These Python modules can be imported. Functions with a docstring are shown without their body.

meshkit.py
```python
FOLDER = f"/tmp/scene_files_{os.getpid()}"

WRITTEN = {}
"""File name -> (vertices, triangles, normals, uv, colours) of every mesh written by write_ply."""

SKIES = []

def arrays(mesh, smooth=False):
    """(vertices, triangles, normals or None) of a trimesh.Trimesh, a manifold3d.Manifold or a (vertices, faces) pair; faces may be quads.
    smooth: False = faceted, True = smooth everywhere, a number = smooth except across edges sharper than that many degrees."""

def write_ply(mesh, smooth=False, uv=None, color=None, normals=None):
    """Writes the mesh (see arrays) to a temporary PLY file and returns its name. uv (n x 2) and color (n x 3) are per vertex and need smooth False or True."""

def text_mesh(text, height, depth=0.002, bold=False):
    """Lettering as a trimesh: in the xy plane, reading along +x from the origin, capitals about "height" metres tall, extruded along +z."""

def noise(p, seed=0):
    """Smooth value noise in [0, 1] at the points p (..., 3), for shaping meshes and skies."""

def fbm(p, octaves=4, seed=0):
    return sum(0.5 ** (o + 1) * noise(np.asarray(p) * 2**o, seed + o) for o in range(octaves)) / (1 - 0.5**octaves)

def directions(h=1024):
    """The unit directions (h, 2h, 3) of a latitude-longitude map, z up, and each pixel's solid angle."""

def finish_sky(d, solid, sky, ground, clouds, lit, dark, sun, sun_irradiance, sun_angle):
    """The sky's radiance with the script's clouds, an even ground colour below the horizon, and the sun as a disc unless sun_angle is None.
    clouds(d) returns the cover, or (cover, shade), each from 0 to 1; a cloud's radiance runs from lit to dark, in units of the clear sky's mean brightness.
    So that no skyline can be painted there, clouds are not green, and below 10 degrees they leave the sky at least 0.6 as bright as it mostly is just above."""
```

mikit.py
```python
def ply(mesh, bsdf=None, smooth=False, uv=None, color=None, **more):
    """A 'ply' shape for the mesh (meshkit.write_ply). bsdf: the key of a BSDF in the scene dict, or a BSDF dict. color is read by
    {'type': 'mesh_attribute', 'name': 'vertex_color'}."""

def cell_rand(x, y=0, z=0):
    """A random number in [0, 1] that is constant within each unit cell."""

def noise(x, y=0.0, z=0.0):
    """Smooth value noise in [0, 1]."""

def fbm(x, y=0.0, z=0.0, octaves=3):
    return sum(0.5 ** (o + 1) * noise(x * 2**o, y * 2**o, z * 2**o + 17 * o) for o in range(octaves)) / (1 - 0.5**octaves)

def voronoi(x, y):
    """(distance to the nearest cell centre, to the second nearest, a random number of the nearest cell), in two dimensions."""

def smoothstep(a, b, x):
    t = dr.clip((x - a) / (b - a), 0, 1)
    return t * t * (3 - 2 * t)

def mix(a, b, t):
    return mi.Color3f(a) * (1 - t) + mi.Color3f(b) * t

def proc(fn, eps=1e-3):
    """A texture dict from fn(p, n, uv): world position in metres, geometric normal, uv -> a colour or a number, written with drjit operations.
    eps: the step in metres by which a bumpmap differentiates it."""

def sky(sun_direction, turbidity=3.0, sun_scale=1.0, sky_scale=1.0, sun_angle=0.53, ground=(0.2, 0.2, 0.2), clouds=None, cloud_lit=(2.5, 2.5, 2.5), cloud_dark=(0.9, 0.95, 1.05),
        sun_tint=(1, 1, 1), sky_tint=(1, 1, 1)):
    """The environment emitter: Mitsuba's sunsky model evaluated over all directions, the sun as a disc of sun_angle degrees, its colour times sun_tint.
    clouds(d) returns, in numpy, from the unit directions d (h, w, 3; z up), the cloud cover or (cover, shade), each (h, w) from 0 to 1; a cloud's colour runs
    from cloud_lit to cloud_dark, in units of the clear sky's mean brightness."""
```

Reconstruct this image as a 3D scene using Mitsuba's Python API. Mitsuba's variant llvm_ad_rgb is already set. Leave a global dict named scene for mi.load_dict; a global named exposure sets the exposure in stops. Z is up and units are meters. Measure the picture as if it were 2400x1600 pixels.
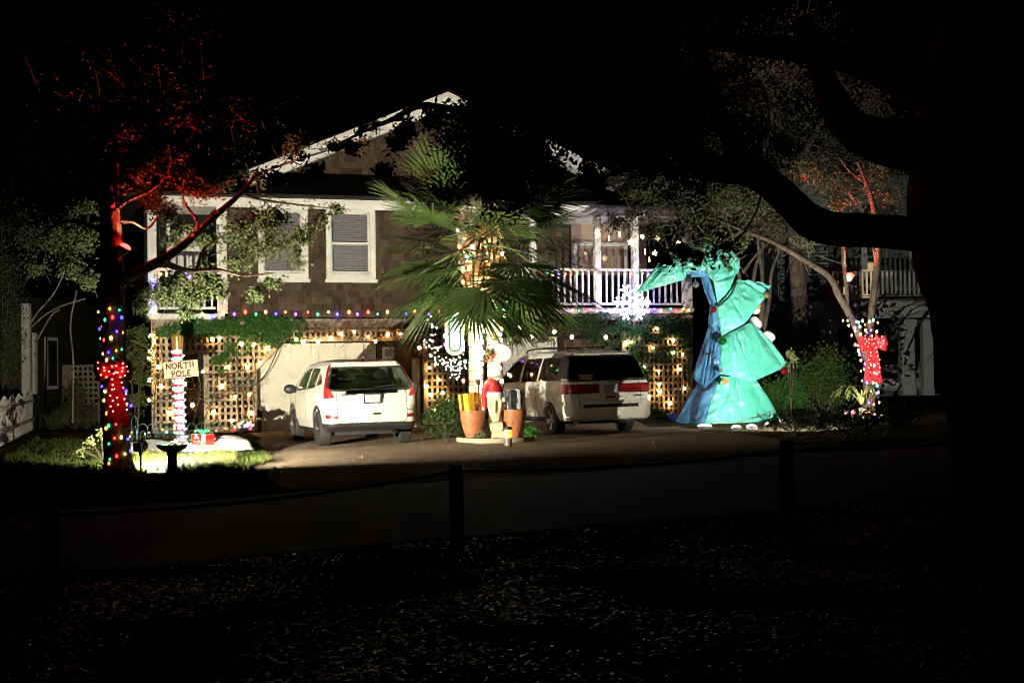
import math, random
import numpy as np, trimesh, manifold3d as m3
import mitsuba as mi, drjit as dr, mikit, meshkit
from mikit import proc, ply, noise, fbm, smoothstep, mix, cell_rand
from shapely.geometry import Polygon, LineString, Point, box as sbox
from shapely import affinity
T = mi.ScalarTransform4f
rng = np.random.default_rng(7)
random.seed(7)

# ------------------------------------------------------------------ camera, sky, exposure
EYE = np.array([0.0, 0.0, 1.6]); FPX = 3400.0
PIT = math.atan(50 / FPX); ROLL = math.radians(0.7)
_f = np.array([0, math.cos(PIT), math.sin(PIT)]); _u0 = np.array([0, -math.sin(PIT), math.cos(PIT)]); _r0 = np.array([1.0, 0, 0])
_u = _u0 * math.cos(ROLL) + _r0 * math.sin(ROLL); _r = _r0 * math.cos(ROLL) - _u0 * math.sin(ROLL)
scene = {'type': 'scene'}
labels = {}
scene['camera'] = {'type': 'perspective', 'fov': math.degrees(2 * math.atan(1200 / FPX)), 'fov_axis': 'x', 'near_clip': 0.1, 'far_clip': 800.0,
                   'to_world': T().look_at(origin=EYE.tolist(), target=(EYE + _f).tolist(), up=_u.tolist())}
exposure = 0.0
scene['sky'] = {**mikit.sky([0.2, -0.6, 0.5], turbidity=3, sun_scale=0.0, sky_scale=0.0005, sky_tint=(1.0, 0.95, 0.95)), 'sampling_weight': 0.3}

# ------------------------------------------------------------------ measuring helpers (survey of the photograph, 2400 x 1600 pixels)
def ray(px, py): return _f + _r * (px - 1200) / FPX - _u * (py - 800) / FPX
def at(px, py, Y): d = ray(px, py); return EYE + d * (Y / d[1])
GS, GX = 0.012, 6.0
def gz(x, y=0.0): return GS * (x + GX)
def gnd(px, py, up=0.0):
    d = ray(px, py)
    t = (gz(0) + up - EYE[2]) / (d[2] - GS * d[0])
    return EYE + d * t
FA = math.radians(18.0)
FU = np.array([math.cos(FA), math.sin(FA), 0]); FV = np.array([-math.sin(FA), math.cos(FA), 0])
FO = at(800, 856, 35.3); FO[2] = 0
def fac(px, py, v=0.0):
    """facade coordinates (u, w) of a pixel on the plane v metres behind the facade"""
    d = ray(px, py); o = FO + FV * v
    p = EYE + d * (np.dot(o - EYE, FV) / np.dot(d, FV))
    return float(np.dot(p - o, FU)), float(p[2])
def hp(u, v, w): return FO + FU * u + FV * v + np.array([0, 0, w])
HM = np.eye(4); HM[:3, 0] = FU; HM[:3, 1] = FV; HM[:3, 3] = FO      # house frame: x along the facade, y into the house, z up
# ------------------------------------------------------------------ builders
def unit(v):
    v = np.asarray(v, float); return v / (np.linalg.norm(v, axis=-1, keepdims=True) + 1e-12)
_BOXV = np.array([[x, y, z] for x in (-.5, .5) for y in (-.5, .5) for z in (-.5, .5)])
_BOXF = np.array([[0, 1, 3], [0, 3, 2], [4, 6, 7], [4, 7, 5], [0, 4, 5], [0, 5, 1], [2, 3, 7], [2, 7, 6], [0, 2, 6], [0, 6, 4], [1, 5, 7], [1, 7, 3]])
_ICO = {s: (lambda m: (np.array(m.vertices), np.array(m.faces)))(trimesh.creation.icosphere(subdivisions=s)) for s in (0, 1, 2, 3)}
class MB:
    """collects primitives in a local frame M and becomes one mesh"""
    def __init__(s, M=None): s.v, s.f, s.c, s.n, s.M = [], [], [], 0, M
    def add(s, v, f, c=None):
        v = np.asarray(v, float); f = np.asarray(f, int)
        if f.shape[1] == 4: f = np.vstack([f[:, [0, 1, 2]], f[:, [0, 2, 3]]])
        s.v.append(v); s.f.append(f + s.n); s.n += len(v)
        s.c.append(np.tile(np.asarray(c if c is not None else (1, 1, 1), float), (len(v), 1)) if np.ndim(c) < 2 else np.asarray(c)); return s
    def box(s, c, d, R=None, col=None):
        v = _BOXV * np.asarray(d, float)
        if R is not None: v = v @ np.asarray(R).T
        return s.add(v + np.asarray(c, float), _BOXF, col)
    def span(s, a, b, col=None):
        a, b = np.asarray(a, float), np.asarray(b, float); return s.box((a + b) / 2, np.abs(b - a), col=col)
    def bar(s, p, q, w, h=None, up=(0, 0, 1), col=None):
        p, q = np.asarray(p, float), np.asarray(q, float); d = unit(q - p); h = h or w
        up = np.asarray(up, float)
        if abs(np.dot(d, up)) > .98: up = np.array([0, 1.0, 0])
        x = unit(np.cross(d, up)); y = np.cross(x, d)
        return s.box((p + q) / 2, (w, np.linalg.norm(q - p), h), np.stack([x, d, y], 1), col)
    def tube(s, pts, r, n=8, cap=True, col=None):
        pts = np.asarray(pts, float); k = len(pts); r = np.broadcast_to(np.asarray(r, float), (k,))
        t = unit(np.gradient(pts, axis=0)); a = np.array([0, 0, 1.0]) if abs(t[0][2]) < .9 else np.array([1.0, 0, 0])
        x = unit(np.cross(t[0], a)); vs = []
        for i in range(k):
            x = unit(x - t[i] * np.dot(x, t[i])); y = np.cross(t[i], x)
            th = np.arange(n) * 2 * np.pi / n
            vs.append(pts[i] + r[i] * (np.cos(th)[:, None] * x + np.sin(th)[:, None] * y))
        f = [[i * n + j, i * n + (j + 1) % n, (i + 1) * n + (j + 1) % n, (i + 1) * n + j] for i in range(k - 1) for j in range(n)]
        v = np.vstack(vs); s.add(v, f, col)
        if cap:
            s.add(np.vstack([vs[0], pts[:1]]), [[(j + 1) % n, j, n] for j in range(n)], col)
            s.add(np.vstack([vs[-1], pts[-1:]]), [[j, (j + 1) % n, n] for j in range(n)], col)
        return s
    def lathe(s, prof, n=24, o=(0, 0, 0), R=None, col=None):
        prof = np.asarray(prof, float); k = len(prof); th = np.arange(n) * 2 * np.pi / n
        v = np.stack([prof[:, None, 0] * np.cos(th), prof[:, None, 0] * np.sin(th), np.broadcast_to(prof[:, None, 1], (k, n))], -1).reshape(-1, 3)
        if R is not None: v = v @ np.asarray(R).T
        f = [[i * n + j, i * n + (j + 1) % n, (i + 1) * n + (j + 1) % n, (i + 1) * n + j] for i in range(k - 1) for j in range(n)]
        return s.add(v + np.asarray(o, float), f, col)
    def ball(s, c, r, sub=1, col=None):
        v, f = _ICO[sub]; return s.add(v * np.asarray(r, float) + np.asarray(c, float), f, col)
    def poly(s, P, depth, M=None, col=None):
        """shapely polygon in xy, extruded along z by depth, under matrix M"""
        for g in getattr(P, 'geoms', [P]):
            if g.is_empty or g.geom_type != 'Polygon': continue
            m = trimesh.creation.extrude_polygon(g, depth, engine='earcut'); v = np.array(m.vertices)
            if M is not None: v = v @ M[:3, :3].T + M[:3, 3]
            s.add(v, m.faces, col)
        return s
    def mesh(s, m, M=None, col=None):
        v = np.array(m.vertices)
        if M is not None: v = v @ M[:3, :3].T + M[:3, 3]
        return s.add(v, m.faces, col)
    def get(s):
        v = np.vstack(s.v); f = np.vstack(s.f)
        if s.M is not None: v = v @ s.M[:3, :3].T + s.M[:3, 3]
        return v, f
    def col(s): return np.vstack(s.c)
def frame(o, x, y, z=None):
    M = np.eye(4); x, y = unit(x), unit(y); M[:3, 0], M[:3, 1], M[:3, 2], M[:3, 3] = x, y, np.cross(x, y) if z is None else unit(z), o; return M
def yawM(o, deg):
    a = math.radians(deg); return frame(o, (math.cos(a), math.sin(a), 0), (-math.sin(a), math.cos(a), 0))
XZ = np.array([[1, 0, 0, 0], [0, 0, -1, 0], [0, 1, 0, 0], [0, 0, 0, 1.0]])       # polygon (x, y) -> (x, z), extruded towards -y
def shift(x, y, z): M = np.eye(4); M[:3, 3] = (x, y, z); return M
_used = set()
def uniq(k):
    q, i = k, 0
    while q in _used: i += 1; q = f'{k}_{i:03d}'
    _used.add(q); return q
def lab(key, label=None, cat=None, group=None, kind=None):
    d = {k: v for k, v in dict(label=label, category=cat, group=group, kind=kind).items() if v}
    if d: labels[key] = d
    return key
def thing(name, label, cat, group=None): return lab(uniq(name), label, cat, group)
def put(name, mesh, mat, parent=None, smooth=False, label=None, cat=None, group=None, kind=None, emit=None, wt=None, color=None):
    key = uniq((parent + '__' if parent else '') + name)
    if isinstance(mesh, MB):
        if color is True: color = mesh.col()
        mesh = mesh.get()
    more = {}
    if emit is not None: more['emitter'] = {'type': 'area', 'radiance': {'type': 'rgb', 'value': [float(x) for x in emit]}, 'sampling_weight': float(wt if wt is not None else .4)}
    scene[key] = ply(mesh, mat, smooth, color=color, **more)
    return lab(key, label, cat, group, kind)
def rgb(c): return {'type': 'rgb', 'value': [float(x) for x in c]}
def dif(name, c): scene[name] = {'type': 'twosided', 'bsdf': {'type': 'diffuse', 'reflectance': c if isinstance(c, dict) else rgb(c)}}; return name
def prin(name, c, rough=.5, **k):
    scene[name] = {'type': 'twosided', 'bsdf': {'type': 'principled', 'base_color': c if isinstance(c, dict) else rgb(c), 'roughness': rough if isinstance(rough, dict) else float(rough), **k}}; return name
VC = {'type': 'mesh_attribute', 'name': 'vertex_color'}
def spot(name, p, target, intensity, cutoff, beam, wt=3.0):
    scene[name] = {'type': 'spot', 'to_world': T().look_at(origin=list(map(float, p)), target=list(map(float, target)), up=[0.01, 0.02, 1]), 'intensity': rgb(intensity), 'cutoff_angle': float(cutoff), 'beam_width': float(beam), 'sampling_weight': wt}
def catmull(P, n=6):
    P = np.asarray(P, float); Q = np.vstack([2 * P[0] - P[1], P, 2 * P[-1] - P[-2]]); out = []
    for i in range(1, len(Q) - 2):
        t = np.linspace(0, 1, n, endpoint=False)[:, None]; a, b, c, d = Q[i - 1:i + 3]
        out.append(.5 * (2 * b + (c - a) * t + (2 * a - 5 * b + 4 * c - d) * t * t + (3 * b - a - 3 * c + d) * t ** 3))
    return np.vstack(out + [P[-1:]])
def leaves(cent, L, W, rg, up=.3, droop=0.0, curl=.25):
    """a mesh of leaf-shaped faces (a folded rhomb each) at the points cent"""
    n = len(cent); d = unit(rg.normal(size=(n, 3)) + [0, 0, -droop]); q = unit(rg.normal(size=(n, 3)) + [0, 0, up])
    s = unit(np.cross(d, q)); nn = np.cross(s, d); L = L * rg.uniform(.6, 1.25, (n, 1)); W = W * rg.uniform(.7, 1.2, (n, 1))
    v = np.stack([cent - d * L / 2, cent + s * W / 2 + nn * W * curl, cent + d * L / 2, cent - s * W / 2 + nn * W * curl], 1).reshape(-1, 3)
    i = np.arange(n)[:, None] * 4
    return v, np.vstack([i + [0, 1, 2], i + [0, 2, 3]])
def leafcol(n, base, rg, var=.35, hue=.12, per=4):
    c = np.asarray(base) * (1 + rg.uniform(-var, var, (n, 1))) * (1 + rg.uniform(-hue, hue, (n, 3)))
    return np.repeat(np.clip(c, .004, .9), per, 0)
def cloud(centres, radii, n, rg, fill=.5):
    """n points in soft blobs"""
    centres = np.asarray(centres, float); radii = np.asarray(radii, float).reshape(len(centres), -1) * np.ones(3)
    w = radii.prod(1) ** (2 / 3); k = rg.choice(len(centres), n, p=w / w.sum())
    d = unit(rg.normal(size=(n, 3))) * np.minimum(np.abs(rg.normal(0, .62, (n, 1))) ** .75, 1.5)
    return centres[k] + d * radii[k]

# ------------------------------------------------------------------ materials
def wood_tone(p, n, uv):
    g = fbm(p.x * 9 + p.y * 9, p.y * 3, p.z * 2.2, 3); return mix((.22, .185, .135), (.42, .37, .29), g)
dif('lattice_wood', proc(wood_tone))
dif('shingle_wood', VC)
dif('leaf_green', VC)
prin('leaf_gloss', VC, .3, specular=.8)
dif('bark_dark', proc(lambda p, n, uv: mix((.03, .024, .018), (.13, .1, .075), fbm(p.x * 14, p.y * 14, p.z * 4, 3))))
scene['bark_rough'] = {'type': 'twosided', 'bsdf': {'type': 'bumpmap', 'arbitrary': proc(lambda p, n, uv: fbm(p.x * 22, p.y * 22, p.z * 7, 2), eps=.004), 'scale': .05,
                       'bsdf': {'type': 'diffuse', 'reflectance': proc(lambda p, n, uv: mix((.05, .04, .03), (.24, .19, .15), fbm(p.x * 18, p.y * 18, p.z * 6, 3)))}}}
dif('white_paint', proc(lambda p, n, uv: mix((.66, .65, .61), (.8, .79, .75), fbm(p.x * 3, p.y * 3, p.z * 5, 3))))
prin('door_paint', proc(lambda p, n, uv: mix((.66, .63, .54), (.74, .71, .62), fbm(p.x * 1.7, p.y * 1.7, p.z * 2.5, 3))), .55)
dif('dark_roof', proc(lambda p, n, uv: mix((.02, .02, .022), (.06, .055, .05), fbm(p.x * 7, p.y * 7, p.z * 7, 3))))
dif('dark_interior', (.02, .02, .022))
prin('black_plastic', (.018, .018, .02), .45)
prin('black_iron', (.02, .02, .02), .5)
prin('wire_green', (.02, .07, .04), .5)
prin('bulb_glass', (.3, .3, .3), .2)
prin('chrome', (.75, .75, .76), .12, metallic=1.0)
prin('rim_metal', (.45, .45, .46), .28, metallic=1.0)
prin('rubber', (.016, .016, .017), .75)
prin('red_cloth', (.36, .008, .014), .6, sheen=.5)
dif('white_cloth', proc(lambda p, n, uv: mix((.6, .58, .62), (.78, .77, .8), fbm(p.x * 6, p.y * 6, p.z * 6, 2))))
dif('stone_white', proc(lambda p, n, uv: mix((.4, .36, .22), (.72, .68, .45), fbm(p.x * 14, p.y * 14, p.z * 14, 3))))
scene['window_glass'] = {'type': 'thindielectric', 'int_ior': 1.5}
BULB = {'red': (6, .22, .12), 'green': (.06, 2.2, .8), 'blue': (.3, .22, 9), 'orange': (7, 1.7, .25), 'yellow': (6, 3.6, .9), 'purple': (2.0, .25, 6.5), 'white': (9, 8.4, 7.4), 'warm': (11, 6.2, 2.2), 'teal': (.5, 4.2, 3.4), 'ice': (4.5, 5.0, 9.5)}
def bulbs(parent, pts, cols, r=.02, gain=1.0, long=1.35, wt=.4, sub=1):
    """the lit bulbs of one string, joined by colour (a few pixels each)"""
    by = {}
    for p, c in zip(pts, cols): by.setdefault(c, []).append(p)
    for c, ps in by.items():
        m = MB()
        for p in ps: k = rng.uniform(.72, 1.25) * r; m.ball(p, (k, k, k * long), sub)
        put(c + '_bulb', m, 'bulb_glass', parent, smooth=True, emit=np.array(BULB[c]) * gain, wt=wt, kind='stuff')

# ------------------------------------------------------------------ ground, road, drive
def sheet(poly, up, step=None):
    m = trimesh.creation.triangulate_polygon(poly, engine='earcut'); v, f = np.array(m[0]), np.array(m[1])
    v = np.column_stack([v, GS * (v[:, 0] + GX) + up]); n = np.cross(v[f[:, 1]] - v[f[:, 0]], v[f[:, 2]] - v[f[:, 0]])[:, 2] < 0
    f[n] = f[n][:, ::-1]; return v, f
def soil(p, n, uv):
    a = fbm(p.x * 1.3, p.y * 1.3, 0, 3); b = fbm(p.x * 17, p.y * 17, 0, 3)
    return mix(mix((.028, .03, .012), (.075, .058, .036), smoothstep(.35, .7, a)), (.11, .095, .065), smoothstep(.5, .85, b) * .6)
scene['soil'] = {'type': 'twosided', 'bsdf': {'type': 'bumpmap', 'arbitrary': proc(lambda p, n, uv: fbm(p.x * 12, p.y * 12, 0, 3), eps=.006), 'scale': .06, 'bsdf': {'type': 'diffuse', 'reflectance': proc(soil)}}}
put('ground', sheet(sbox(-150, -30, 150, 260), 0), 'soil', kind='structure')
def asphalt(p, n, uv): return mix((.022, .02, .02), (.06, .053, .052), fbm(p.x * 30, p.y * 30, 0, 2) * .5 + fbm(p.x * .9, p.y * .9, 3, 3) * .5)
scene['asphalt'] = {'type': 'twosided', 'bsdf': {'type': 'bumpmap', 'arbitrary': proc(lambda p, n, uv: fbm(p.x * 45, p.y * 45, 0, 2), eps=.004), 'scale': .02, 'bsdf': {'type': 'principled', 'base_color': proc(asphalt), 'roughness': .68}}}
rA, rB, rC, rD = (gnd(*p)[:2] for p in ((0, 1209), (2245, 1036), (255, 1337), (2245, 1153)))
def wav(a, b, t0, t1, amp, seed):
    t = np.linspace(t0, t1, 90); p = a + (b - a) * t[:, None]; nrm = np.array([-(b - a)[1], (b - a)[0]]) / np.linalg.norm(b - a)
    return p + nrm * (meshkit.fbm(np.column_stack([p * .9, 0 * t]), 3, seed) - .5)[:, None] * amp
far_edge = wav(rA, rB, -2.2, 2.6, .5, 3); near_edge = wav(rC, rD, -3.0, 3.2, .5, 5)
put('road', sheet(Polygon(np.vstack([far_edge, near_edge[::-1]])).buffer(0), .004), 'asphalt', kind='structure')
def sandy(p, n, uv):
    a = fbm(p.x * .8, p.y * .8, 0, 3); b = fbm(p.x * 22, p.y * 22, 1, 3)
    return mix(mix((.13, .095, .07), (.3, .225, .165), a), (.42, .34, .26), smoothstep(.55, .85, b) * .6)
scene['sandy_gravel'] = {'type': 'twosided', 'bsdf': {'type': 'bumpmap', 'arbitrary': proc(lambda p, n, uv: fbm(p.x * 26, p.y * 26, 0, 3), eps=.005), 'scale': .035, 'bsdf': {'type': 'diffuse', 'reflectance': proc(sandy)}}}
dl = [gnd(*p)[:2] for p in ((612, 1026), (600, 1060), (560, 1092), (640, 1128), (680, 1150))]
dr_ = [gnd(*p)[:2] for p in ((1700, 1083), (1900, 1056), (1830, 1030), (1740, 1016), (1660, 1012), (1590, 1000), (1520, 1002), (1490, 985))]
drive = Polygon(np.vstack([[hp(-2.2, 1.2, 0)[:2]], dl, dr_, [hp(7.4, 1.2, 0)[:2]]])).buffer(.3).buffer(-.3)
put('driveway', sheet(drive, .008), 'sandy_gravel', kind='structure')
# ------------------------------------------------------------------ the house
house = thing('house', 'raised shingled house with white gable trim, two porches and two garage doors under it', 'house')
def H(): return MB(HM)
def shingle_tone():
    k = rng.uniform(.6, 1.3); return np.clip(np.array([.08, .058, .04]) * k * (1 + rng.uniform(-.08, .08, 3)), 0, 1)
def shingles(P, v0, e=.165, lead=None, out=None, wide=(.1, .22), yv=0.0):
    """cedar shingles over the polygon P in (u, w) at depth v0: a list of wedge meshes"""
    res = []; u0, w0, u1, w1 = P.bounds; w = w0; row = 0
    while w < w1 - .02:
        line = P.intersection(LineString([(u0 - 1, w + e * .45), (u1 + 1, w + e * .45)]))
        for seg in getattr(line, 'geoms', [line]):
            if seg.is_empty or seg.geom_type != 'LineString': continue
            a, b = seg.bounds[0], seg.bounds[2]; x = a - rng.uniform(0, .1)
            while x < b - .01:
                wd = rng.uniform(*wide); xa, xb = max(x, a), min(x + wd - .006, b); x += wd
                if xb - xa < .02: continue
                lo = w + rng.uniform(-.006, .006); hi = min(w + e + .03, w1); t = rng.uniform(.02, .034)
                V = np.array([[xa, v0 - t, lo], [xb, v0 - t, lo], [xb, v0 - .006, hi], [xa, v0 - .006, hi], [xa, v0 + .004, lo], [xb, v0 + .004, lo], [xb, v0 + .004, hi], [xa, v0 + .004, hi]])
                F = np.array([[0, 1, 2, 3], [5, 4, 7, 6], [4, 5, 1, 0], [3, 2, 6, 7], [4, 0, 3, 7], [1, 5, 6, 2]])
                res.append((V, F, shingle_tone()))
        w += e; row += 1
    return res
def put_shingles(lists, parent, parts=0):
    rest = MB(HM)
    for i, (V, F, c) in enumerate(lists):
        if i < parts: put('shingle', MB(HM).add(V, F, c), 'shingle_wood', parent, color=True)
        else: rest.add(V, F, c)
    if rest.n: put('shingle_cover', rest, 'shingle_wood', parent, color=True, kind='stuff')
W1 = (-1.99, -.79, 3.66, 5.42); W2 = (-.35, .87, 3.66, 5.42)
EAVE, FLOOR = 5.63, 2.85
upper = sbox(-2.95, FLOOR, 3.2, 5.36).difference(sbox(W1[0] + .1, W1[2] + .1, W1[1] - .1, W1[3])).difference(sbox(W2[0] + .1, W2[2] + .1, W2[1] - .1, W2[3]))
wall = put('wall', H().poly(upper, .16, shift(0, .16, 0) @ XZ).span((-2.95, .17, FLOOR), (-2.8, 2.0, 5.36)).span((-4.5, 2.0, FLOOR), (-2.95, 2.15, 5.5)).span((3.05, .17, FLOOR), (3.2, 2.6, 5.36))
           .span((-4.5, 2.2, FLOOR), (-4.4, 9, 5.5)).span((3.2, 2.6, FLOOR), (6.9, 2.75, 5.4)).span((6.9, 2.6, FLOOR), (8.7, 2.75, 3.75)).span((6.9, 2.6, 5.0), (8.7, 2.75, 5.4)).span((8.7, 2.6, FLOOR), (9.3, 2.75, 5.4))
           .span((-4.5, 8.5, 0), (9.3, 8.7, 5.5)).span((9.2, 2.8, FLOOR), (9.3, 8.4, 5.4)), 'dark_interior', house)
face = upper.difference(sbox(W1[0], W1[2], W1[1], W1[3])).difference(sbox(W2[0], W2[2], W2[1], W2[3]))
low = [s for s in shingles(sbox(-2.72, FLOOR - .1, 3.2, 3.66), -.002)]
high = shingles(face.intersection(sbox(-2.72, 3.66, 3.2, 5.36)), -.002)
pier = shingles(sbox(.98, .02, 1.86, 2.15), .4, wide=(.14, .24), e=.2)
low.sort(key=lambda s: abs(s[0][0, 0] + .9)); high.sort(key=lambda s: abs(s[0][0, 0] + .6))
put_shingles(low[:150] + pier[:60] + high[:90] + low[150:] + pier[60:] + high[90:] + shingles(sbox(3.2, FLOOR, 6.9, 5.3), 2.598) + shingles(sbox(5.9, .02, 7.4, 2.2), .4), wall, 300)
# gable, rakes and roofs
gable = Polygon([(-2.2, 6.02), (7.75, 6.02), (2.8, 8.12)])
gw = put('gable_wall', H().poly(gable, .1, shift(0, 1.42, 0) @ XZ), 'dark_interior', house)
put_shingles(shingles(gable.buffer(-.05), 1.318), gw, 0)
def slope(a, b, wd, v0, v1): # a rake board from a to b in (u, w), wd high
    d = unit(np.subtract(b, a)); nrm = np.array([d[1], -d[0]]) if d[0] > 0 else np.array([-d[1], d[0]])
    P = Polygon([a, b, np.add(b, nrm * wd), np.add(a, nrm * wd)]); return H().poly(P, v1 - v0, shift(0, v1, 0) @ XZ)
AP = (2.8, 8.38)
for sgn, end in ((0, (-2.2, 6.28)), (1, (7.85, 6.24))):
    r = put('rake_board', slope(end, AP, .22, .14, .2), 'white_paint', house)
    put('rake_trim', slope(np.add(end, (0, .03)), np.add(AP, (0, .03)), .1, .1, .137), 'white_paint', r)
    put('rake_soffit', slope(np.add(end, (0, -.2)), np.add(AP, (0, -.2)), .16, .2, .6), 'white_paint', r)
roof = put('roof', MB(HM).add([[-2.5, .06, 6.22], [2.8, .06, 8.46], [2.8, 12, 8.46], [-2.5, 12, 6.22]], [[0, 1, 2, 3]]).add([[8.15, .06, 6.18], [2.8, .06, 8.46], [2.8, 12, 8.46], [8.15, 12, 6.18]], [[0, 3, 2, 1]])
           .add([[-2.5, .06, 6.17], [2.8, .06, 8.41], [2.8, 12, 8.41], [-2.5, 12, 6.17]], [[3, 2, 1, 0]]).add([[8.15, .06, 6.13], [2.8, .06, 8.41], [2.8, 12, 8.41], [8.15, 12, 6.13]], [[1, 2, 3, 0]]), 'dark_roof', house)
pr = H()
for i in range(6):                       # pent roof in courses under the gable
    a, b = i / 6, (i + 1) / 6
    pr.add([[-4.85, -.45 + a * 1.75, 5.66 + a * .5 + .012], [9.6, -.45 + a * 1.75, 5.66 + a * .5 + .012], [9.6, -.45 + b * 1.75 + .03, 5.66 + b * .5], [-4.85, -.45 + b * 1.75 + .03, 5.66 + b * .5]], [[0, 1, 2, 3]])
    pr.add([[-4.85, -.45 + a * 1.75, 5.655 + a * .5], [9.6, -.45 + a * 1.75, 5.655 + a * .5], [9.6, -.45 + a * 1.75, 5.672 + a * .5], [-4.85, -.45 + a * 1.75, 5.672 + a * .5]], [[0, 1, 2, 3]])
pr.span((-4.8, -.4, 5.6), (9.55, 1.3, 5.64))
put('pent_roof', pr, 'dark_roof', house)
put('side_roof', H().add([[-4.9, .6, 5.9], [-2.4, 1.3, 6.2], [-2.4, 12, 6.2], [-4.9, 12, 5.7]], [[0, 1, 2, 3]]), 'dark_roof', house); put('side_roof', H().add([[9.7, .6, 5.9], [8.1, 1.3, 6.2], [8.1, 12, 6.2], [9.7, 12, 5.7]], [[0, 3, 2, 1]]), 'dark_roof', house)
fr = put('frieze_board', H().span((-4.6, -.06, 5.38), (9.35, .0, 5.6)), 'white_paint', house)
put('crown_moulding', H().span((-4.75, -.2, 5.53), (9.5, -.061, 5.6)).span((-4.68, -.13, 5.48), (9.43, -.061, 5.53)), 'white_paint', fr)
for a in (-2.95, 3.0): put('corner_board', H().span((a - .02, -.05, FLOOR), (a + .22, .0, 5.38)), 'white_paint', house)
# windows
for (a, b, c, d) in (W1, W2):
    w = put('window', H().poly(sbox(a, c, b, d).difference(sbox(a + .13, c + .16, b - .13, d - .1)), .05, shift(0, .0, 0) @ XZ).span((a - .04, -.085, c - .06), (b + .04, -.051, c + .02)), 'white_paint', house)
    mid = (c + d) / 2 + .02
    put('sash', H().poly(sbox(a + .11, c + .14, b - .11, mid + .03).difference(sbox(a + .17, c + .22, b - .17, mid - .03)), .04, shift(0, .07, 0) @ XZ).poly(sbox(a + .11, mid + .031, b - .11, d - .08).difference(sbox(a + .17, mid + .03, b - .17, d - .14)), .04, shift(0, .11, 0) @ XZ), 'white_paint', w)
    put('pane', MB(HM).add([[a + .12, .09, c + .15], [b - .12, .09, c + .15], [b - .12, .09, d - .09], [a + .12, .09, d - .09]], [[0, 1, 2, 3]]), 'window_glass', w)
    bl = H(); z = c + .18
    while z < d - .12: bl.box(((a + b) / 2, .14, z), (b - a - .26, .035, .004), R=np.array([[1, 0, 0], [0, .6, .8], [0, -.8, .6]]).T); z += .042
    put('blind', bl, 'blind_grey', w, kind='stuff')
    put('blind_backing', H().span((a + .1, .2, c + .1), (b - .1, .21, d - .05)), 'dark_interior', w)
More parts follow.
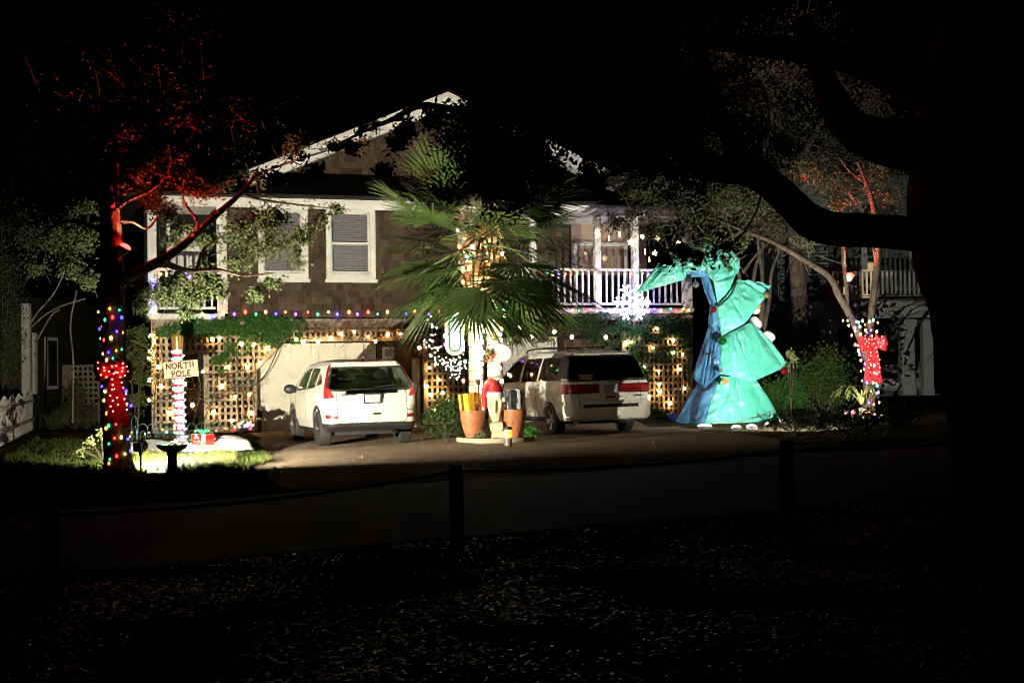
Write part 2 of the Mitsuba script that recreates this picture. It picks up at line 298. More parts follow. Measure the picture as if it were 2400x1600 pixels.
dif('blind_grey', (.4, .4, .43))
# left porch
def rail(u0, u1, z0, z1, v, step, name='porch_railing', label=None):
    r = put(name, H().span((u0, v - .04, z1 - .06), (u1, v + .04, z1)).span((u0, v - .03, z0), (u1, v + .03, z0 + .06)), 'white_paint', house)
    n = int((u1 - u0) / step)
    for i in range(n):
        x = u0 + (i + .5) * (u1 - u0) / n
        put('baluster', H().span((x - .022, v - .02, z0 + .06), (x + .022, v + .02, z1 - .06)), 'white_paint', r)
put('porch_floor', H().span((-4.55, -.08, 2.72), (-2.8, 2.0, 2.85)).span((-4.6, -.11, 2.78), (-2.9, -.081, 2.84)), 'white_paint', house)
rail(-4.4, -3.0, 2.95, 3.92, .02, .16)
for (a, b, w0, v0, v1) in ((-4.56, -4.36, 2.85, -.04, .16), (-4.02, -3.94, 2.85, 1.2, 1.3)): put('porch_post', H().span((a, v0, w0), (b, v1, 5.38)), 'white_paint', house)
put('porch_ceiling', H().span((-4.5, 0, 5.4), (-2.8, 2.0, 5.45)), 'white_paint', house)
put('porch_door', H().span((-3.9, 1.95, 2.85), (-3.1, 1.99, 5.0)), 'white_paint', house)
# right porch
put('porch_floor', H().span((3.2, -.08, 2.84), (9.35, 2.6, 2.98)).span((3.1, -.11, 2.87), (9.38, -.081, 2.97)), 'white_paint', house)
rail(3.25, 9.2, 3.06, 4.0, .02, .165)
for a, wd in ((4.9, .14), (6.64, .16), (7.7, .15), (9.16, .2)): put('porch_post', H().span((a, -.05, 2.98), (a + wd, .11, 5.38)), 'white_paint', house)
dif('warm_wall', (.36, .26, .2))
put('porch_ceiling', H().span((3.2, 0, 5.4), (9.35, 2.6, 5.45)), 'white_paint', house)
put('porch_back_wall', H().span((6.95, 2.55, 4.0), (8.65, 2.59, 5.4)).span((8.7, 2.55, 2.98), (9.2, 2.59, 5.4)), 'warm_wall', house)
w = put('porch_window', H().poly(sbox(7.0, 3.0, 8.6, 4.9).difference(sbox(7.1, 3.1, 8.5, 4.8)), .05, shift(0, 2.54, 0) @ XZ), 'white_paint', house)
put('pane', MB(HM).add([[7.1, 2.52, 3.1], [8.5, 2.52, 3.1], [8.5, 2.52, 4.8], [7.1, 2.52, 4.8]], [[0, 1, 2, 3]]), 'window_glass', w)
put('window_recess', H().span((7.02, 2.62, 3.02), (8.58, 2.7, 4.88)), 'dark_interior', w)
st = H()
for i in range(7): st.span((8.6 - i * .22, .5, 2.98), (8.82 - i * .22, 1.4, 2.98 + .09 * i + .05))
# lower storey
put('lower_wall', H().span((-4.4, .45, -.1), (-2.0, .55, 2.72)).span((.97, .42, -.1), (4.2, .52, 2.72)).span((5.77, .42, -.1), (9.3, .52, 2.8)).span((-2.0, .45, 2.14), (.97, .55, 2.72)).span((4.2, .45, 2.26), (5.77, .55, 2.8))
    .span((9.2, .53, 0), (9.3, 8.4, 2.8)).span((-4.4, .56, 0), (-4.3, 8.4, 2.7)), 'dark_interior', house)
put('lower_lintel', H().span((-4.5, -.02, 2.6), (3.1, .42, 2.72)).span((3.1, -.02, 2.68), (9.3, .42, 2.84)), 'lattice_wood', house)
def garage(u0, u1, z1, nrow=4, ncol=4):
    g = put('garage_door', H().span((u0, .62, -.12), (u1, .66, z1)).span((u0 - .02, .48, -.12), (u0 + .1, .6, z1)).span((u1 - .1, .48, -.12), (u1 + .02, .6, z1)).span((u0, .48, z1 - .1), (u1, .6, z1 + .02)), 'door_paint', house)
    a, b = u0 + .1, u1 - .1; hh = (z1 - .02) / nrow
    for i in range(nrow):
        z = .02 + i * hh
        fr_ = sbox(a, z, b, z + hh - .012)
        cut = fr_
        for j in range(ncol):
            x0 = a + (j + .09) * (b - a) / ncol; x1 = a + (j + .91) * (b - a) / ncol; cut = cut.difference(sbox(x0, z + .09, x1, z + hh - .1))
        P = put('door_section', H().poly(cut, .03, shift(0, .605, 0) @ XZ), 'door_paint', g)
        for j in range(ncol):
            x0 = a + (j + .13) * (b - a) / ncol; x1 = a + (j + .87) * (b - a) / ncol
            put('panel', H().span((x0, .588, z + .125), (x1, .617, z + hh - .135)), 'door_paint', P)
garage(-2.0, .95, 2.13); garage(4.0, 5.8, 2.26, ncol=3)
put('door_trim', H().span((1.84, .2, 0), (2.02, .4, 1.75)), 'white_paint', house)
pf = put('picture_frame', H().poly(sbox(.0, .0, .3, .3).difference(sbox(.06, .07, .24, .25)), .03, HM * 0 + shift(1.1, .37, 1.73) @ XZ), 'white_paint', house)
dif('picture_blue', proc(lambda p, n, uv: mix((.1, .12, .22), (.45, .42, .4), fbm(p.x * 20, p.z * 30, 0, 3))))
put('picture', H().span((1.16, .36, 1.8), (1.34, .368, 1.98)), 'picture_blue', pf)
# ------------------------------------------------------------------ lattice screens
def lattice(P, v, label, pv=.135, ph=.165, wv=.07, wh=.065, up=0):
    t = thing('lattice_screen', label, 'lattice screen')
    u0, w0, u1, w1 = P.bounds
    put('frame', H().poly(P.difference(P.buffer(-.09, join_style=2)), .05, shift(0, v + .025, 0) @ XZ), 'lattice_wood', t)
    x = u0 + pv * .6
    while x < u1:
        for g in (lambda s: getattr(s, 'geoms', [s]))(P.intersection(LineString([(x, w0 - 1), (x, w1 + 1)]))):
            if g.length > .15:
                a, b = g.bounds[1], g.bounds[3]; dx = rng.uniform(-.008, .008); put('vertical_slat', H().bar((x + dx, v - .012, a + .01), (x - dx, v - .012, b - .01), wv * rng.uniform(.9, 1.08), .012, up=(0, 1, 0)), 'lattice_wood', t)
        x += pv
    z = w0 + ph * .6
    while z < w1:
        for g in (lambda s: getattr(s, 'geoms', [s]))(P.intersection(LineString([(u0 - 1, z), (u1 + 1, z)]))):
            if g.length > .15:
                a, b = g.bounds[0], g.bounds[2]; put('horizontal_slat', H().bar((a + .01, v + .003, z), (b - .01, v + .003, z + rng.uniform(-.01, .01)), wh, .012, up=(0, 1, 0)), 'lattice_wood', t)
        z += ph
    return t
lattice(Polygon([(-4.5, .05), (-2.05, .05), (-2.05, 1.5), (-1.25, 2.3), (-1.25, 2.6), (-4.5, 2.6)]).difference(sbox(-3.75, 0, -3.3, 1.9)), -.02, 'tan lattice screen with vines and a dark doorway behind the striped pole')
lattice(Polygon([(7.35, .1), (9.35, .1), (9.35, 2.8), (7.35, 2.8)]), -.03, 'tan lattice screen behind the minivan beside the tarpaulin tree')
lattice(Polygon([(2.05, .1), (4.0, .1), (4.0, 2.6), (2.05, 2.6)]), -.03, 'shaded lattice screen between the two garage doors behind the palm')
lattice(Polygon([(-1.25, 2.17), (2.05, 2.17), (2.05, 2.6), (-1.25, 2.6)]), -.04, 'narrow lattice strip with dry vines over the left garage door')
# ------------------------------------------------------------------ cars
def man(m): return m3.Manifold(m3.Mesh(np.asarray(m.vertices, np.float32), np.asarray(m.faces, np.uint32)))
def tri(M): k = M.to_mesh(); return trimesh.Trimesh(k.vert_properties[:, :3], k.tri_verts, process=False)
def ext(poly, axis, a, b):
    """a polygon swept along an axis from a to b: 'x' polygon in (y, z); 'y' polygon in (x, z); 'z' polygon in (x, y)"""
    P = Polygon(poly) if not hasattr(poly, 'geoms') and not isinstance(poly, Polygon) else poly
    ms = []
    for g in getattr(P, 'geoms', [P]):
        m = trimesh.creation.extrude_polygon(g, b - a, engine='earcut'); v = np.array(m.vertices); p, q, h = v[:, 0], v[:, 1], v[:, 2] + a
        v = {'x': np.column_stack([h, p, q]), 'y': np.column_stack([p, b + a - h, q]), 'z': np.column_stack([p, q, h])}[axis]
        m = trimesh.Trimesh(v, m.faces, process=True); m.fix_normals(); ms.append(man(m))
    return m3.Manifold.batch_boolean(ms, m3.OpType.Add) if len(ms) > 1 else ms[0]
def mir(pts): return [(-x, z) for x, z in pts]
def bothsides(half): return half + [(-x, z) for x, z in reversed(half)]
def grow(m, d):
    v = np.array(m.vertices) + np.array(m.vertex_normals) * d; return man(trimesh.Trimesh(v, m.faces, process=False))
scene['car_glass'] = {'type': 'thindielectric', 'int_ior': 1.5, 'specular_transmittance': rgb((.62, .66, .64))}
scene['privacy_glass'] = {'type': 'thindielectric', 'int_ior': 1.5, 'specular_transmittance': rgb((.16, .17, .17))}
prin('car_white', (.42, .415, .37), .35, clearcoat=1.0, clearcoat_gloss=.96, specular=.5)
prin('van_white', (.74, .72, .67), .4, clearcoat=.8, clearcoat_gloss=.93, specular=.5)
prin('lamp_red', (.3, .01, .01), .1, clearcoat=1.0, specular=.6)
prin('lamp_dark_red', (.13, .008, .01), .1, clearcoat=1.0, specular=.6)
prin('lamp_clear', (.62, .55, .5), .12, clearcoat=1.0, specular=.6)
prin('seam', (.03, .03, .03), .7)
prin('seat_fabric', (.03, .03, .033), .8)
prin('plate_paint', proc(lambda p, n, uv: mix((.22, .24, .3), (.42, .42, .44), fbm(p.x * 18 + p.y * 6, p.z * 22, 0, 2))), .5)
def wheel(parent, M, c, r, w, side, spokes=5):
    """M: car frame; c: wheel centre; side: -1 for the left"""
    R = np.array([[0, 0, side], [1, 0, 0], [0, side, 0]]).T if False else np.array([[0, 0, side * 1.0], [1.0, 0, 0], [0, side * 1.0, 0]])
    wl = put('wheel', MB(M).lathe([(r * .66, -w / 2), (r * .9, -w / 2), (r * .98, -w * .42), (r, -w * .25), (r, w * .25), (r * .98, w * .42), (r * .9, w / 2), (r * .68, w / 2 * .96), (r * .66, w * .3)], 36, c, R), 'rubber', parent, smooth=40)
    m = MB(M).lathe([(r * .69, w * .5), (r * .64, w * .44), (r * .6, -w * .1), (0.01, -w * .1)], 36, c, R)
    for k in range(spokes):
        a = 2 * np.pi * k / spokes + .3
        p0 = np.array([math.cos(a) * r * .1, math.sin(a) * r * .1, w * .36]); p1 = np.array([math.cos(a) * r * .66, math.sin(a) * r * .66, w * .42])
        for s in (-.16, .16):
            p1b = np.array([math.cos(a + s) * r * .66, math.sin(a + s) * r * .66, w * .42]); m.bar(np.asarray(c) + R @ p0, np.asarray(c) + R @ p1b, .035, .03, up=R @ np.array([0, 0, 1.0]))
    m.lathe([(r * .17, w * .42), (r * .15, w * .48), (0.001, w * .48)], 16, c, R)
    put('rim', m, 'rim_metal', wl, smooth=35)
def car(key, M, side_poly, sec, plan, wheels, r_wheel, paint, rear_glass, side_glass, front_glass, cabin, seats, panels, seams, rear_seams, parts, glass='privacy_glass', side_mat='privacy_glass', front_mat='car_glass'):
    body = ext(side_poly, 'x', -1.2, 1.2) ^ ext(bothsides(sec), 'y', -.5, 6) ^ ext([(x, y) for x, y in plan] + [(-x, y) for x, y in reversed(plan)], 'z', 0, 3)
    m = tri(body.refine_to_length(.07)); m.merge_vertices(); trimesh.smoothing.filter_taubin(m, .5, .52, iterations=13)
    solid = man(m); inner = grow(m, -.07) ^ man(trimesh.creation.box(bounds=cabin))
    z0, z1 = cabin[0][2], cabin[1][2]
    cut = ext(rear_glass, 'y', -.3, .75) + ext(side_glass, 'x', -1.3, 1.3) + ext(front_glass, 'y', cabin[1][1] - .9, 5.5)
    wells = [man(trimesh.creation.cylinder(radius=r_wheel + .055, height=.62, sections=40, transform=trimesh.transformations.translation_matrix([s * .78, y, r_wheel]) @ trimesh.transformations.rotation_matrix(math.pi / 2, [0, 1, 0]))) for y in wheels for s in (-1, 1)]
    wells = m3.Manifold.batch_boolean(wells, m3.OpType.Add)
    shell = solid - inner - (cut ^ (grow(m, .05) - grow(m, -.09))) - wells
    put('body', MB(M).mesh(tri(shell)), paint, key, smooth=32)
    gs = (solid - grow(m, -.012)) - wells
    for nm, c, mt in (('rear_window', ext(rear_glass, 'y', -.3, .75), glass), ('windscreen', ext(front_glass, 'y', cabin[1][1] - .9, 5.5), front_mat)):
        put(nm, MB(M).mesh(tri(gs ^ c)), mt, key, smooth=32)
    for g in getattr(side_glass, 'geoms', [Polygon(side_glass) if not hasattr(side_glass, 'geom_type') else side_glass]):
        for sgn in (-1, 1):
            put('side_window', MB(M).mesh(tri(gs ^ ext(g, 'x', *sorted((sgn * .3, sgn * 1.3))))), side_mat, key, smooth=32)
    skin = lambda d, q=.03: grow(m, d) - grow(m, -q)
    for nm, poly, axis, a, b, d, mt in panels:
        try:
            t = tri((skin(d) ^ (poly if isinstance(poly, m3.Manifold) else ext(poly, axis, a, b))) - wells)
            if len(t.faces): put(nm, MB(M).mesh(t), mt, key, smooth=32)
        except Exception as e: print('panel', nm, e)
    S = skin(.0025, .01)
    lines = [ext(LineString(l).buffer(.006, cap_style=2), 'x', -1.3, 1.3) for l in seams] + [ext(LineString(l).buffer(.006, cap_style=2), 'y', -.3, .6) for l in rear_seams]
    put('panel_gap', MB(M).mesh(tri((S ^ m3.Manifold.batch_boolean(lines, m3.OpType.Add)) - wells)), 'seam', key)
    for y in wheels:
        for s in (-1, 1): wheel(key, M, (s * .8, y, r_wheel), r_wheel, .23, s)
    put('underbody', MB(M).span((-.62, .5, .22), (.62, side_poly_len(side_poly) - .6, .34)).span((-.7, wheels[0] - .06, r_wheel - .06), (.7, wheels[0] + .06, r_wheel + .06)), 'black_plastic', key)
    it = MB(M)
    for (x, y, z, hw, hh) in seats:
        it.box((x, y, z), (hw, .14, hh), R=np.array([[1, 0, 0], [0, .97, .24], [0, -.24, .97]]).T); it.ball((x, y - .1, z + hh / 2 + .12), (.14, .06, .1), 2)
        it.box((x, y + .28, z - hh / 2), (hw, .5, .14))
    put('seats', it, 'seat_fabric', key)
    put('dashboard', MB(M).span((-.72, cabin[1][1] - .65, z0 - .12), (.72, cabin[1][1] - .1, z0 + .12)).span((-.75, .3, z0 - .35), (.75, cabin[1][1], z0 - .3)), 'seat_fabric', key)
    parts(M, key)
def side_poly_len(P): return max(p[0] for p in P)
def rsq(x0, z0, x1, z1, r=.02): return sbox(x0 + r, z0 + r, x1 - r, z1 - r).buffer(r, 3)
# --- the white crossover by the left garage door
cr = gnd(752, 1045); YAW = 19
lr = np.array([cr[0], cr[1], gz(cr[0]) + .008])
_a = math.radians(YAW); _x = np.array([math.cos(_a), math.sin(_a), 0]); _y = np.array([-math.sin(_a), math.cos(_a), 0])
CM = frame(lr + _x * .84 - _y * .86, _x + [0, 0, GS * math.cos(_a)], _y + [0, 0, -GS * math.sin(_a)])
crossover = thing('parked_car', 'white crossover with tall red tail lamps and a roof aerial, facing the left garage door', 'car')
cside = [(.30, .30), (.05, .40), (.0, .56), (.0, .80), (.05, .98), (.10, 1.10), (.20, 1.18), (.46, 1.52), (.52, 1.62), (.7, 1.655), (1.4, 1.685), (2.2, 1.66), (2.62, 1.6), (3.0, 1.38), (3.45, 1.1), (4.0, 1.0), (4.35, .86), (4.5, .62), (4.5, .42), (4.3, .26)]
csec = [(.82, .26), (.90, .5), (.915, .84), (.9, 1.04), (.86, 1.16), (.76, 1.44), (.69, 1.57), (.6, 1.645), (.35, 1.69)]
cplan = [(.70, -.02), (.83, .07), (.885, .25), (.905, .6), (.91, 2.0), (.9, 3.7), (.8, 4.3), (.6, 4.52)]
c_rg = Polygon([(-.67, 1.5), (.67, 1.5), (.8, 1.13), (.7, 1.1), (-.7, 1.1), (-.8, 1.13)]).buffer(-.02).buffer(.02)
c_sg = [Polygon([(.62, 1.22), (.82, 1.19), (1.12, 1.16), (1.1, 1.42), (.92, 1.4)]), Polygon([(1.2, 1.14), (1.95, 1.1), (1.95, 1.53), (1.22, 1.5)]), Polygon([(2.05, 1.1), (3.05, 1.06), (2.86, 1.28), (2.5, 1.5), (2.05, 1.53)])]
from shapely.geometry import MultiPolygon
c_sg = MultiPolygon([p.buffer(-.03).buffer(.03) for p in c_sg])
c_fg = Polygon([(-.62, 1.54), (.62, 1.54), (.76, 1.16), (-.76, 1.16)])
def L2(pts): return [Polygon(pts), Polygon(mir(pts))]
c_low = [(.95, .8), (.95, 1.0), (.9, 1.12), (.81, 1.13), (.74, .98), (.7, .87), (.78, .82)]
c_up = [(.9, 1.1), (.8, 1.4), (.715, 1.57), (.685, 1.55), (.755, 1.36), (.83, 1.13)]
c_clr = [(.95, .76), (.95, .93), (.73, .95), (.69, .86), (.78, .78)]
panels = []
for i in (0, 1):
    panels += [('tail_lamp', L2(c_low)[i], 'y', -.2, .24, .014, 'lamp_red'), ('upper_tail_lamp', ext(L2([(.92, 1.12), (.8, 1.44), (.72, 1.58), (.69, 1.57), (.765, 1.4), (.835, 1.12)])[i], 'y', -.2, .7) ^ ext([(-.1, 1.1), (.2, 1.1), (.32, 1.24), (.52, 1.48), (.62, 1.62), (.3, 1.62), (-.1, 1.2)], 'x', -1.2, 1.2), 'y', 0, 0, .016, 'lamp_dark_red'), ('reversing_lamp', L2(c_clr)[i], 'y', -.2, .34, .017, 'lamp_clear'),
               ('reflector', L2([(.86, .55), (.68, .55), (.68, .61), (.88, .62)])[i], 'y', -.2, .3, .008, 'lamp_dark_red')]
panels += [('lower_cladding', [(-.1, .2), (4.7, .2), (4.7, .36), (3.9, .36), (3.75, .34), (1.3, .34), (1.2, .4), (.3, .46), (-.1, .46)], 'x', -1.2, 1.2, .012, 'black_plastic'),
           ('wheel_arch_trim', Point(.86, .34).buffer(.46, 24).intersection(sbox(0, .3, 2, 2)), 'x', -1.2, 1.2, .008, 'black_plastic'), ('wheel_arch_trim', Point(3.48, .34).buffer(.46, 24).intersection(sbox(2, .3, 5, 2)), 'x', -1.2, 1.2, .008, 'black_plastic'),
           ('plate_garnish', rsq(-.5, 1.01, .5, 1.09), 'y', -.2, .3, .03, 'chrome'), ('spoiler', rsq(-.62, 1.555, .62, 1.63), 'y', .3, .72, .03, 'car_white'), ('brake_light', rsq(-.3, 1.635, .3, 1.66, .01), 'y', .3, .8, .034, 'lamp_dark_red'),
           ('window_seal', c_rg.buffer(.035).difference(c_rg.buffer(.002)), 'y', -.2, .75, .006, 'black_plastic'), ('rear_wiper', LineString([(.1, 1.13), (.5, 1.17)]).buffer(.012), 'y', -.2, .5, .03, 'black_plastic')]
def c_parts(M, key):
    put('number_plate', MB(M).box((0, -.005, .92), (.32, .02, .17)), 'plate_paint', key)
    put('plate_frame', MB(M).poly(sbox(-.17, .825, .17, 1.015).difference(sbox(-.15, .845, .15, .995)), .02, shift(0, -.01, 0) @ XZ), 'black_plastic', key)
    put('emblem', MB(M).poly(rsq(-.065, .985, .065, 1.095, .03).difference(rsq(-.05, 1.0, .05, 1.08, .02)).union(Polygon([(-.035, 1.085), (-.015, 1.085), (-.012, 1.05), (.012, 1.05), (.015, 1.085), (.035, 1.085), (.028, .995), (.01, .995), (.012, 1.03), (-.012, 1.03), (-.01, .995), (-.028, .995)])), .015, shift(0, .0, 0) @ XZ), 'chrome', key, label='chrome emblem')
    put('model_lettering', MB(M).mesh(meshkit.text_mesh('CR-V', .055, .012, bold=True), shift(-.62, -.0, .975) @ XZ @ np.diag([1.35, 1, 1, 1])), 'chrome', key)
    put('tailgate_handle', MB(M).box((.08, -.01, .63), (.16, .02, .035)), 'chrome', key)
    put('roof_aerial', MB(M).tube([(0, .72, 1.66), (0, .7, 1.73)], [.03, .018]).tube([(0, .7, 1.73), (0, .58, 1.95)], [.007, .005], 6), 'black_plastic', key)
    for s in (-1, 1):
        put('door_mirror', MB(M).ball((s * 1.03, 3.02, 1.1), (.13, .075, .1), 2).bar((s * .86, 3.04, 1.04), (s * .98, 3.04, 1.06), .06, .05), 'black_plastic', key, smooth=True)
        for y in (1.25, 2.1): put('door_handle', MB(M).ball((s * .915, y, .96), (.03, .1, .022), 2), 'car_white', key, smooth=True)
    put('exhaust_pipe', MB(M).tube([(.45, .05, .28), (.45, .4, .28)], .035, 12), 'chrome', key)
car(crossover, CM, cside, csec, cplan, (.86, 3.48), .345, 'car_white', c_rg, c_sg, c_fg, [[-.84, .1, .95], [.84, 3.7, 1.62]], [(-.38, 1.0, 1.0, .5, .5), (.38, 1.0, 1.0, .5, .5), (-.38, 2.0, 1.05, .5, .6), (.38, 2.0, 1.05, .5, .6)], panels,
    [[(1.15, 1.14), (1.14, .9), (1.3, .5), (1.45, .38)], [(2.0, 1.1), (2.0, .38)], [(3.1, 1.05), (3.15, .8), (3.0, .38)]], [[(-.68, 1.1), (-.68, .5), (-.62, .46), (.62, .46), (.68, .5), (.68, 1.1)], [(-.92, .7), (-.69, .69)], [(.92, .7), (.69, .69)]], c_parts, glass='car_glass', side_mat='car_glass')
# --- the white minivan by the right garage door
vr = gnd(1296, 1017); VY = 21
_a = math.radians(VY); _x = np.array([math.cos(_a), math.sin(_a), 0]); _y = np.array([-math.sin(_a), math.cos(_a), 0])
VM = frame(np.array([vr[0], vr[1], gz(vr[0]) + .008]) + _x * .87 - _y * 1.08, _x + [0, 0, GS * math.cos(_a)], _y + [0, 0, -GS * math.sin(_a)])
minivan = thing('parked_car', 'white minivan with roof rack and wide red tail lamps, parked beside the palm', 'car')
vside = [(.3, .3), (.04, .36), (.0, .5), (.0, .64), (.05, .72), (.06, 1.0), (.14, 1.12), (.36, 1.6), (.44, 1.7), (.7, 1.745), (1.8, 1.765), (3.0, 1.72), (3.3, 1.66), (3.7, 1.42), (4.2, 1.1), (4.7, .98), (5.0, .82), (5.1, .6), (5.1, .4), (4.9, .26)]
vsec = [(.84, .26), (.93, .46), (.96, .8), (.955, 1.02), (.92, 1.12), (.80, 1.5), (.73, 1.64), (.64, 1.72), (.35, 1.77)]
vplan = [(.78, -.02), (.88, .05), (.93, .2), (.955, .6), (.96, 2.0), (.95, 4.2), (.85, 4.8), (.6, 5.12)]
v_rg = Polygon([(-.74, 1.63), (.74, 1.63), (.885, 1.15), (-.885, 1.15)]).buffer(-.03).buffer(.03)
v_sg = MultiPolygon([p.buffer(-.03).buffer(.03) for p in (Polygon([(.5, 1.14), (1.75, 1.12), (1.75, 1.62), (.62, 1.62)]), Polygon([(1.83, 1.12), (2.75, 1.1), (2.75, 1.6), (1.83, 1.62)]), Polygon([(2.85, 1.1), (4.05, 1.08), (3.85, 1.22), (3.4, 1.52), (3.2, 1.59), (2.85, 1.6)]))])
v_fg = Polygon([(-.64, 1.62), (.64, 1.62), (.82, 1.16), (-.82, 1.16)])
vt = [(.98, .86), (.98, 1.055), (.24, 1.055), (.24, .87)]
vp = []
for i in (0, 1):
    vp += [('tail_lamp', L2(vt)[i], 'y', -.2, .55, .012, 'lamp_dark_red'), ('turn_lamp', L2([(.99, .9), (.99, 1.04), (.72, 1.04), (.72, .9)])[i], 'y', -.2, .52, .014, 'lamp_red'), ('lamp_strip', L2([(.7, .98), (.26, .98), (.26, 1.03), (.7, 1.03)])[i], 'y', -.2, .3, .014, 'lamp_red')]
vp += [('rear_bumper', [(-.98, .3), (.98, .3), (.98, .62), (.8, .66), (.62, .57), (-.62, .57), (-.8, .66), (-.98, .62)], 'y', -.2, .62, .035, 'van_white'), ('bumper_step', [(-.62, .571), (.62, .571), (.62, .64), (-.62, .64)], 'y', -.2, .3, .006, 'black_plastic'),
       ('window_seal', v_rg.buffer(.03).difference(v_rg.buffer(.002)), 'y', -.2, .75, .006, 'black_plastic'), ('side_moulding', [(.6, .82), (4.9, .82), (4.9, .87), (.6, .87)], 'x', -1.2, 1.2, .014, 'van_white'), ('sill', [(1.5, .26), (3.8, .26), (3.8, .36), (1.5, .36)], 'x', -1.2, 1.2, .01, 'seam')]
def v_parts(M, key):
    put('number_plate', MB(M).box((0, .02, .96), (.31, .03, .16)), 'plate_paint', key)
    put('plate_handle', MB(M).box((0, .0, .78), (.24, .03, .04)), 'seam', key)
    put('emblem', MB(M).poly(rsq(-.045, 1.075, .045, 1.145, .02).difference(rsq(-.032, 1.086, .032, 1.134, .012)), .012, shift(0, .06, 0) @ XZ), 'chrome', key, label='chrome emblem')
    put('badge_lettering', MB(M).box((.62, .03, .8), (.2, .02, .022)), 'chrome', key)
    put('window_sticker', MB(M).box((-.48, .155, 1.23), (.3, .006, .05)).box((-.48, .14, 1.175), (.3, .006, .03)), 'sticker', key, label='pale red sticker inside the rear window')
    for s in (-1, 1):
        rk = put('roof_rail', MB(M).tube(catmull([(s * .6, .75, 1.75), (s * .61, .95, 1.815), (s * .62, 2.0, 1.835), (s * .6, 3.0, 1.8), (s * .58, 3.2, 1.73)], 5), .017, 8), 'black_plastic', key)
        put('door_mirror', MB(M).box((s * 1.08, 3.95, 1.16), (.2, .09, .17)).bar((s * .9, 3.98, 1.1), (s * 1.02, 3.98, 1.12), .06, .05), 'black_plastic', key)
        for y in (2.0, 2.95): put('door_handle', MB(M).box((s * .965, y, .93), (.03, .17, .035)), 'van_white', key)
    for y in (1.15, 2.5): put('roof_crossbar', MB(M).bar((-.6, y, 1.822), (.6, y, 1.822), .05, .022), 'black_plastic', key)
prin('sticker', (.4, .2, .2), .6)
car(minivan, VM, vside, vsec, vplan, (1.08, 4.08), .325, 'van_white', v_rg, v_sg, v_fg, [[-.88, .1, 1.0], [.88, 4.3, 1.69]], [(-.4, 1.1, 1.05, .5, .5), (.4, 1.1, 1.05, .5, .5), (-.42, 2.1, 1.05, .48, .6), (.42, 2.1, 1.05, .48, .6), (-.42, 3.0, 1.1, .5, .6), (.42, 3.0, 1.1, .5, .6)], vp,
    [[(1.8, 1.12), (1.8, .36)], [(2.8, 1.1), (2.8, .36)], [(4.0, 1.08), (3.7, .36)]], [[(-.7, 1.14), (-.7, .58), (.7, .58), (.7, 1.14)], [(-.93, 1.12), (.93, 1.12)]], v_parts)
# ------------------------------------------------------------------ the palm island
IC = gnd(1160, 1040); IC = IC + np.array([0, .72, 0]); IC[2] = gz(IC[0])
Yp = IC[1]
pl = thing('round_planter', 'low round planter bed with a pale rim under the palm', 'planter')
dif('rim_concrete', (.42, .38, .26))
put('rim', MB().lathe([(.70, -.05), (.76, -.05), (.76, .035), (.70, .035), (.70, -.05)], 48, IC + [0, 0, .07]), 'rim_concrete', pl)
put('riser', MB().lathe([(.745, -.1), (.745, .03)], 48, IC + [0, 0, .02]), 'black_plastic', pl)
put('bed_soil', MB().lathe([(.7, 0), (.35, .05), (.001, .06)], 32, IC + [0, 0, .06]), 'soil', pl)
palm = thing('palm_tree', 'twin-trunk fan palm wound with lights, standing between the two white cars', 'palm tree')
dif('palm_bark', proc(lambda p, n, uv: mix((.16, .12, .07), (.62, .52, .34), smoothstep(.25, .6, fbm(p.x * 6 + p.y * 6, 0, p.z * 34, 2)))))
prin('palm_leaf', VC, .33, specular=.6)
def palm_trunk(px, w, y_top, Y, seed):
    a, b = at(px, 905, Y), at(px - 4, y_top, Y); a[2] = gz(a[0]); k = 70; t = np.linspace(0, 1, k)[:, None]
    c = a + (b - a) * t; c[:, 0] += .05 * np.sin(t[:, 0] * 3 + seed)
    r = w * (1.12 - .2 * t[:, 0]) * (1 + .05 * np.where(np.arange(k) % 3 == 0, 1, -.4)) * (1 + .12 * (meshkit.noise(np.column_stack([t[:, 0] * 22, t[:, 0] * 0 + seed, t[:, 0] * 0])) - .5))
    put('trunk', MB().tube(c, r, 18), 'palm_bark', palm, smooth=50)
    bt = MB()                                        # cut leaf bases at the top
    for i in range(34):
        th = i * 2.4; z = b[2] - 1.05 + i * .03; p = np.array([b[0] + math.cos(th) * w, b[1] + math.sin(th) * w, z])
        bt.bar(p - [0, 0, .12], p + [math.cos(th) * .09, math.sin(th) * .09, .16], .07, .03)
    put('leaf_bases', bt, 'palm_bark', palm)
    return b
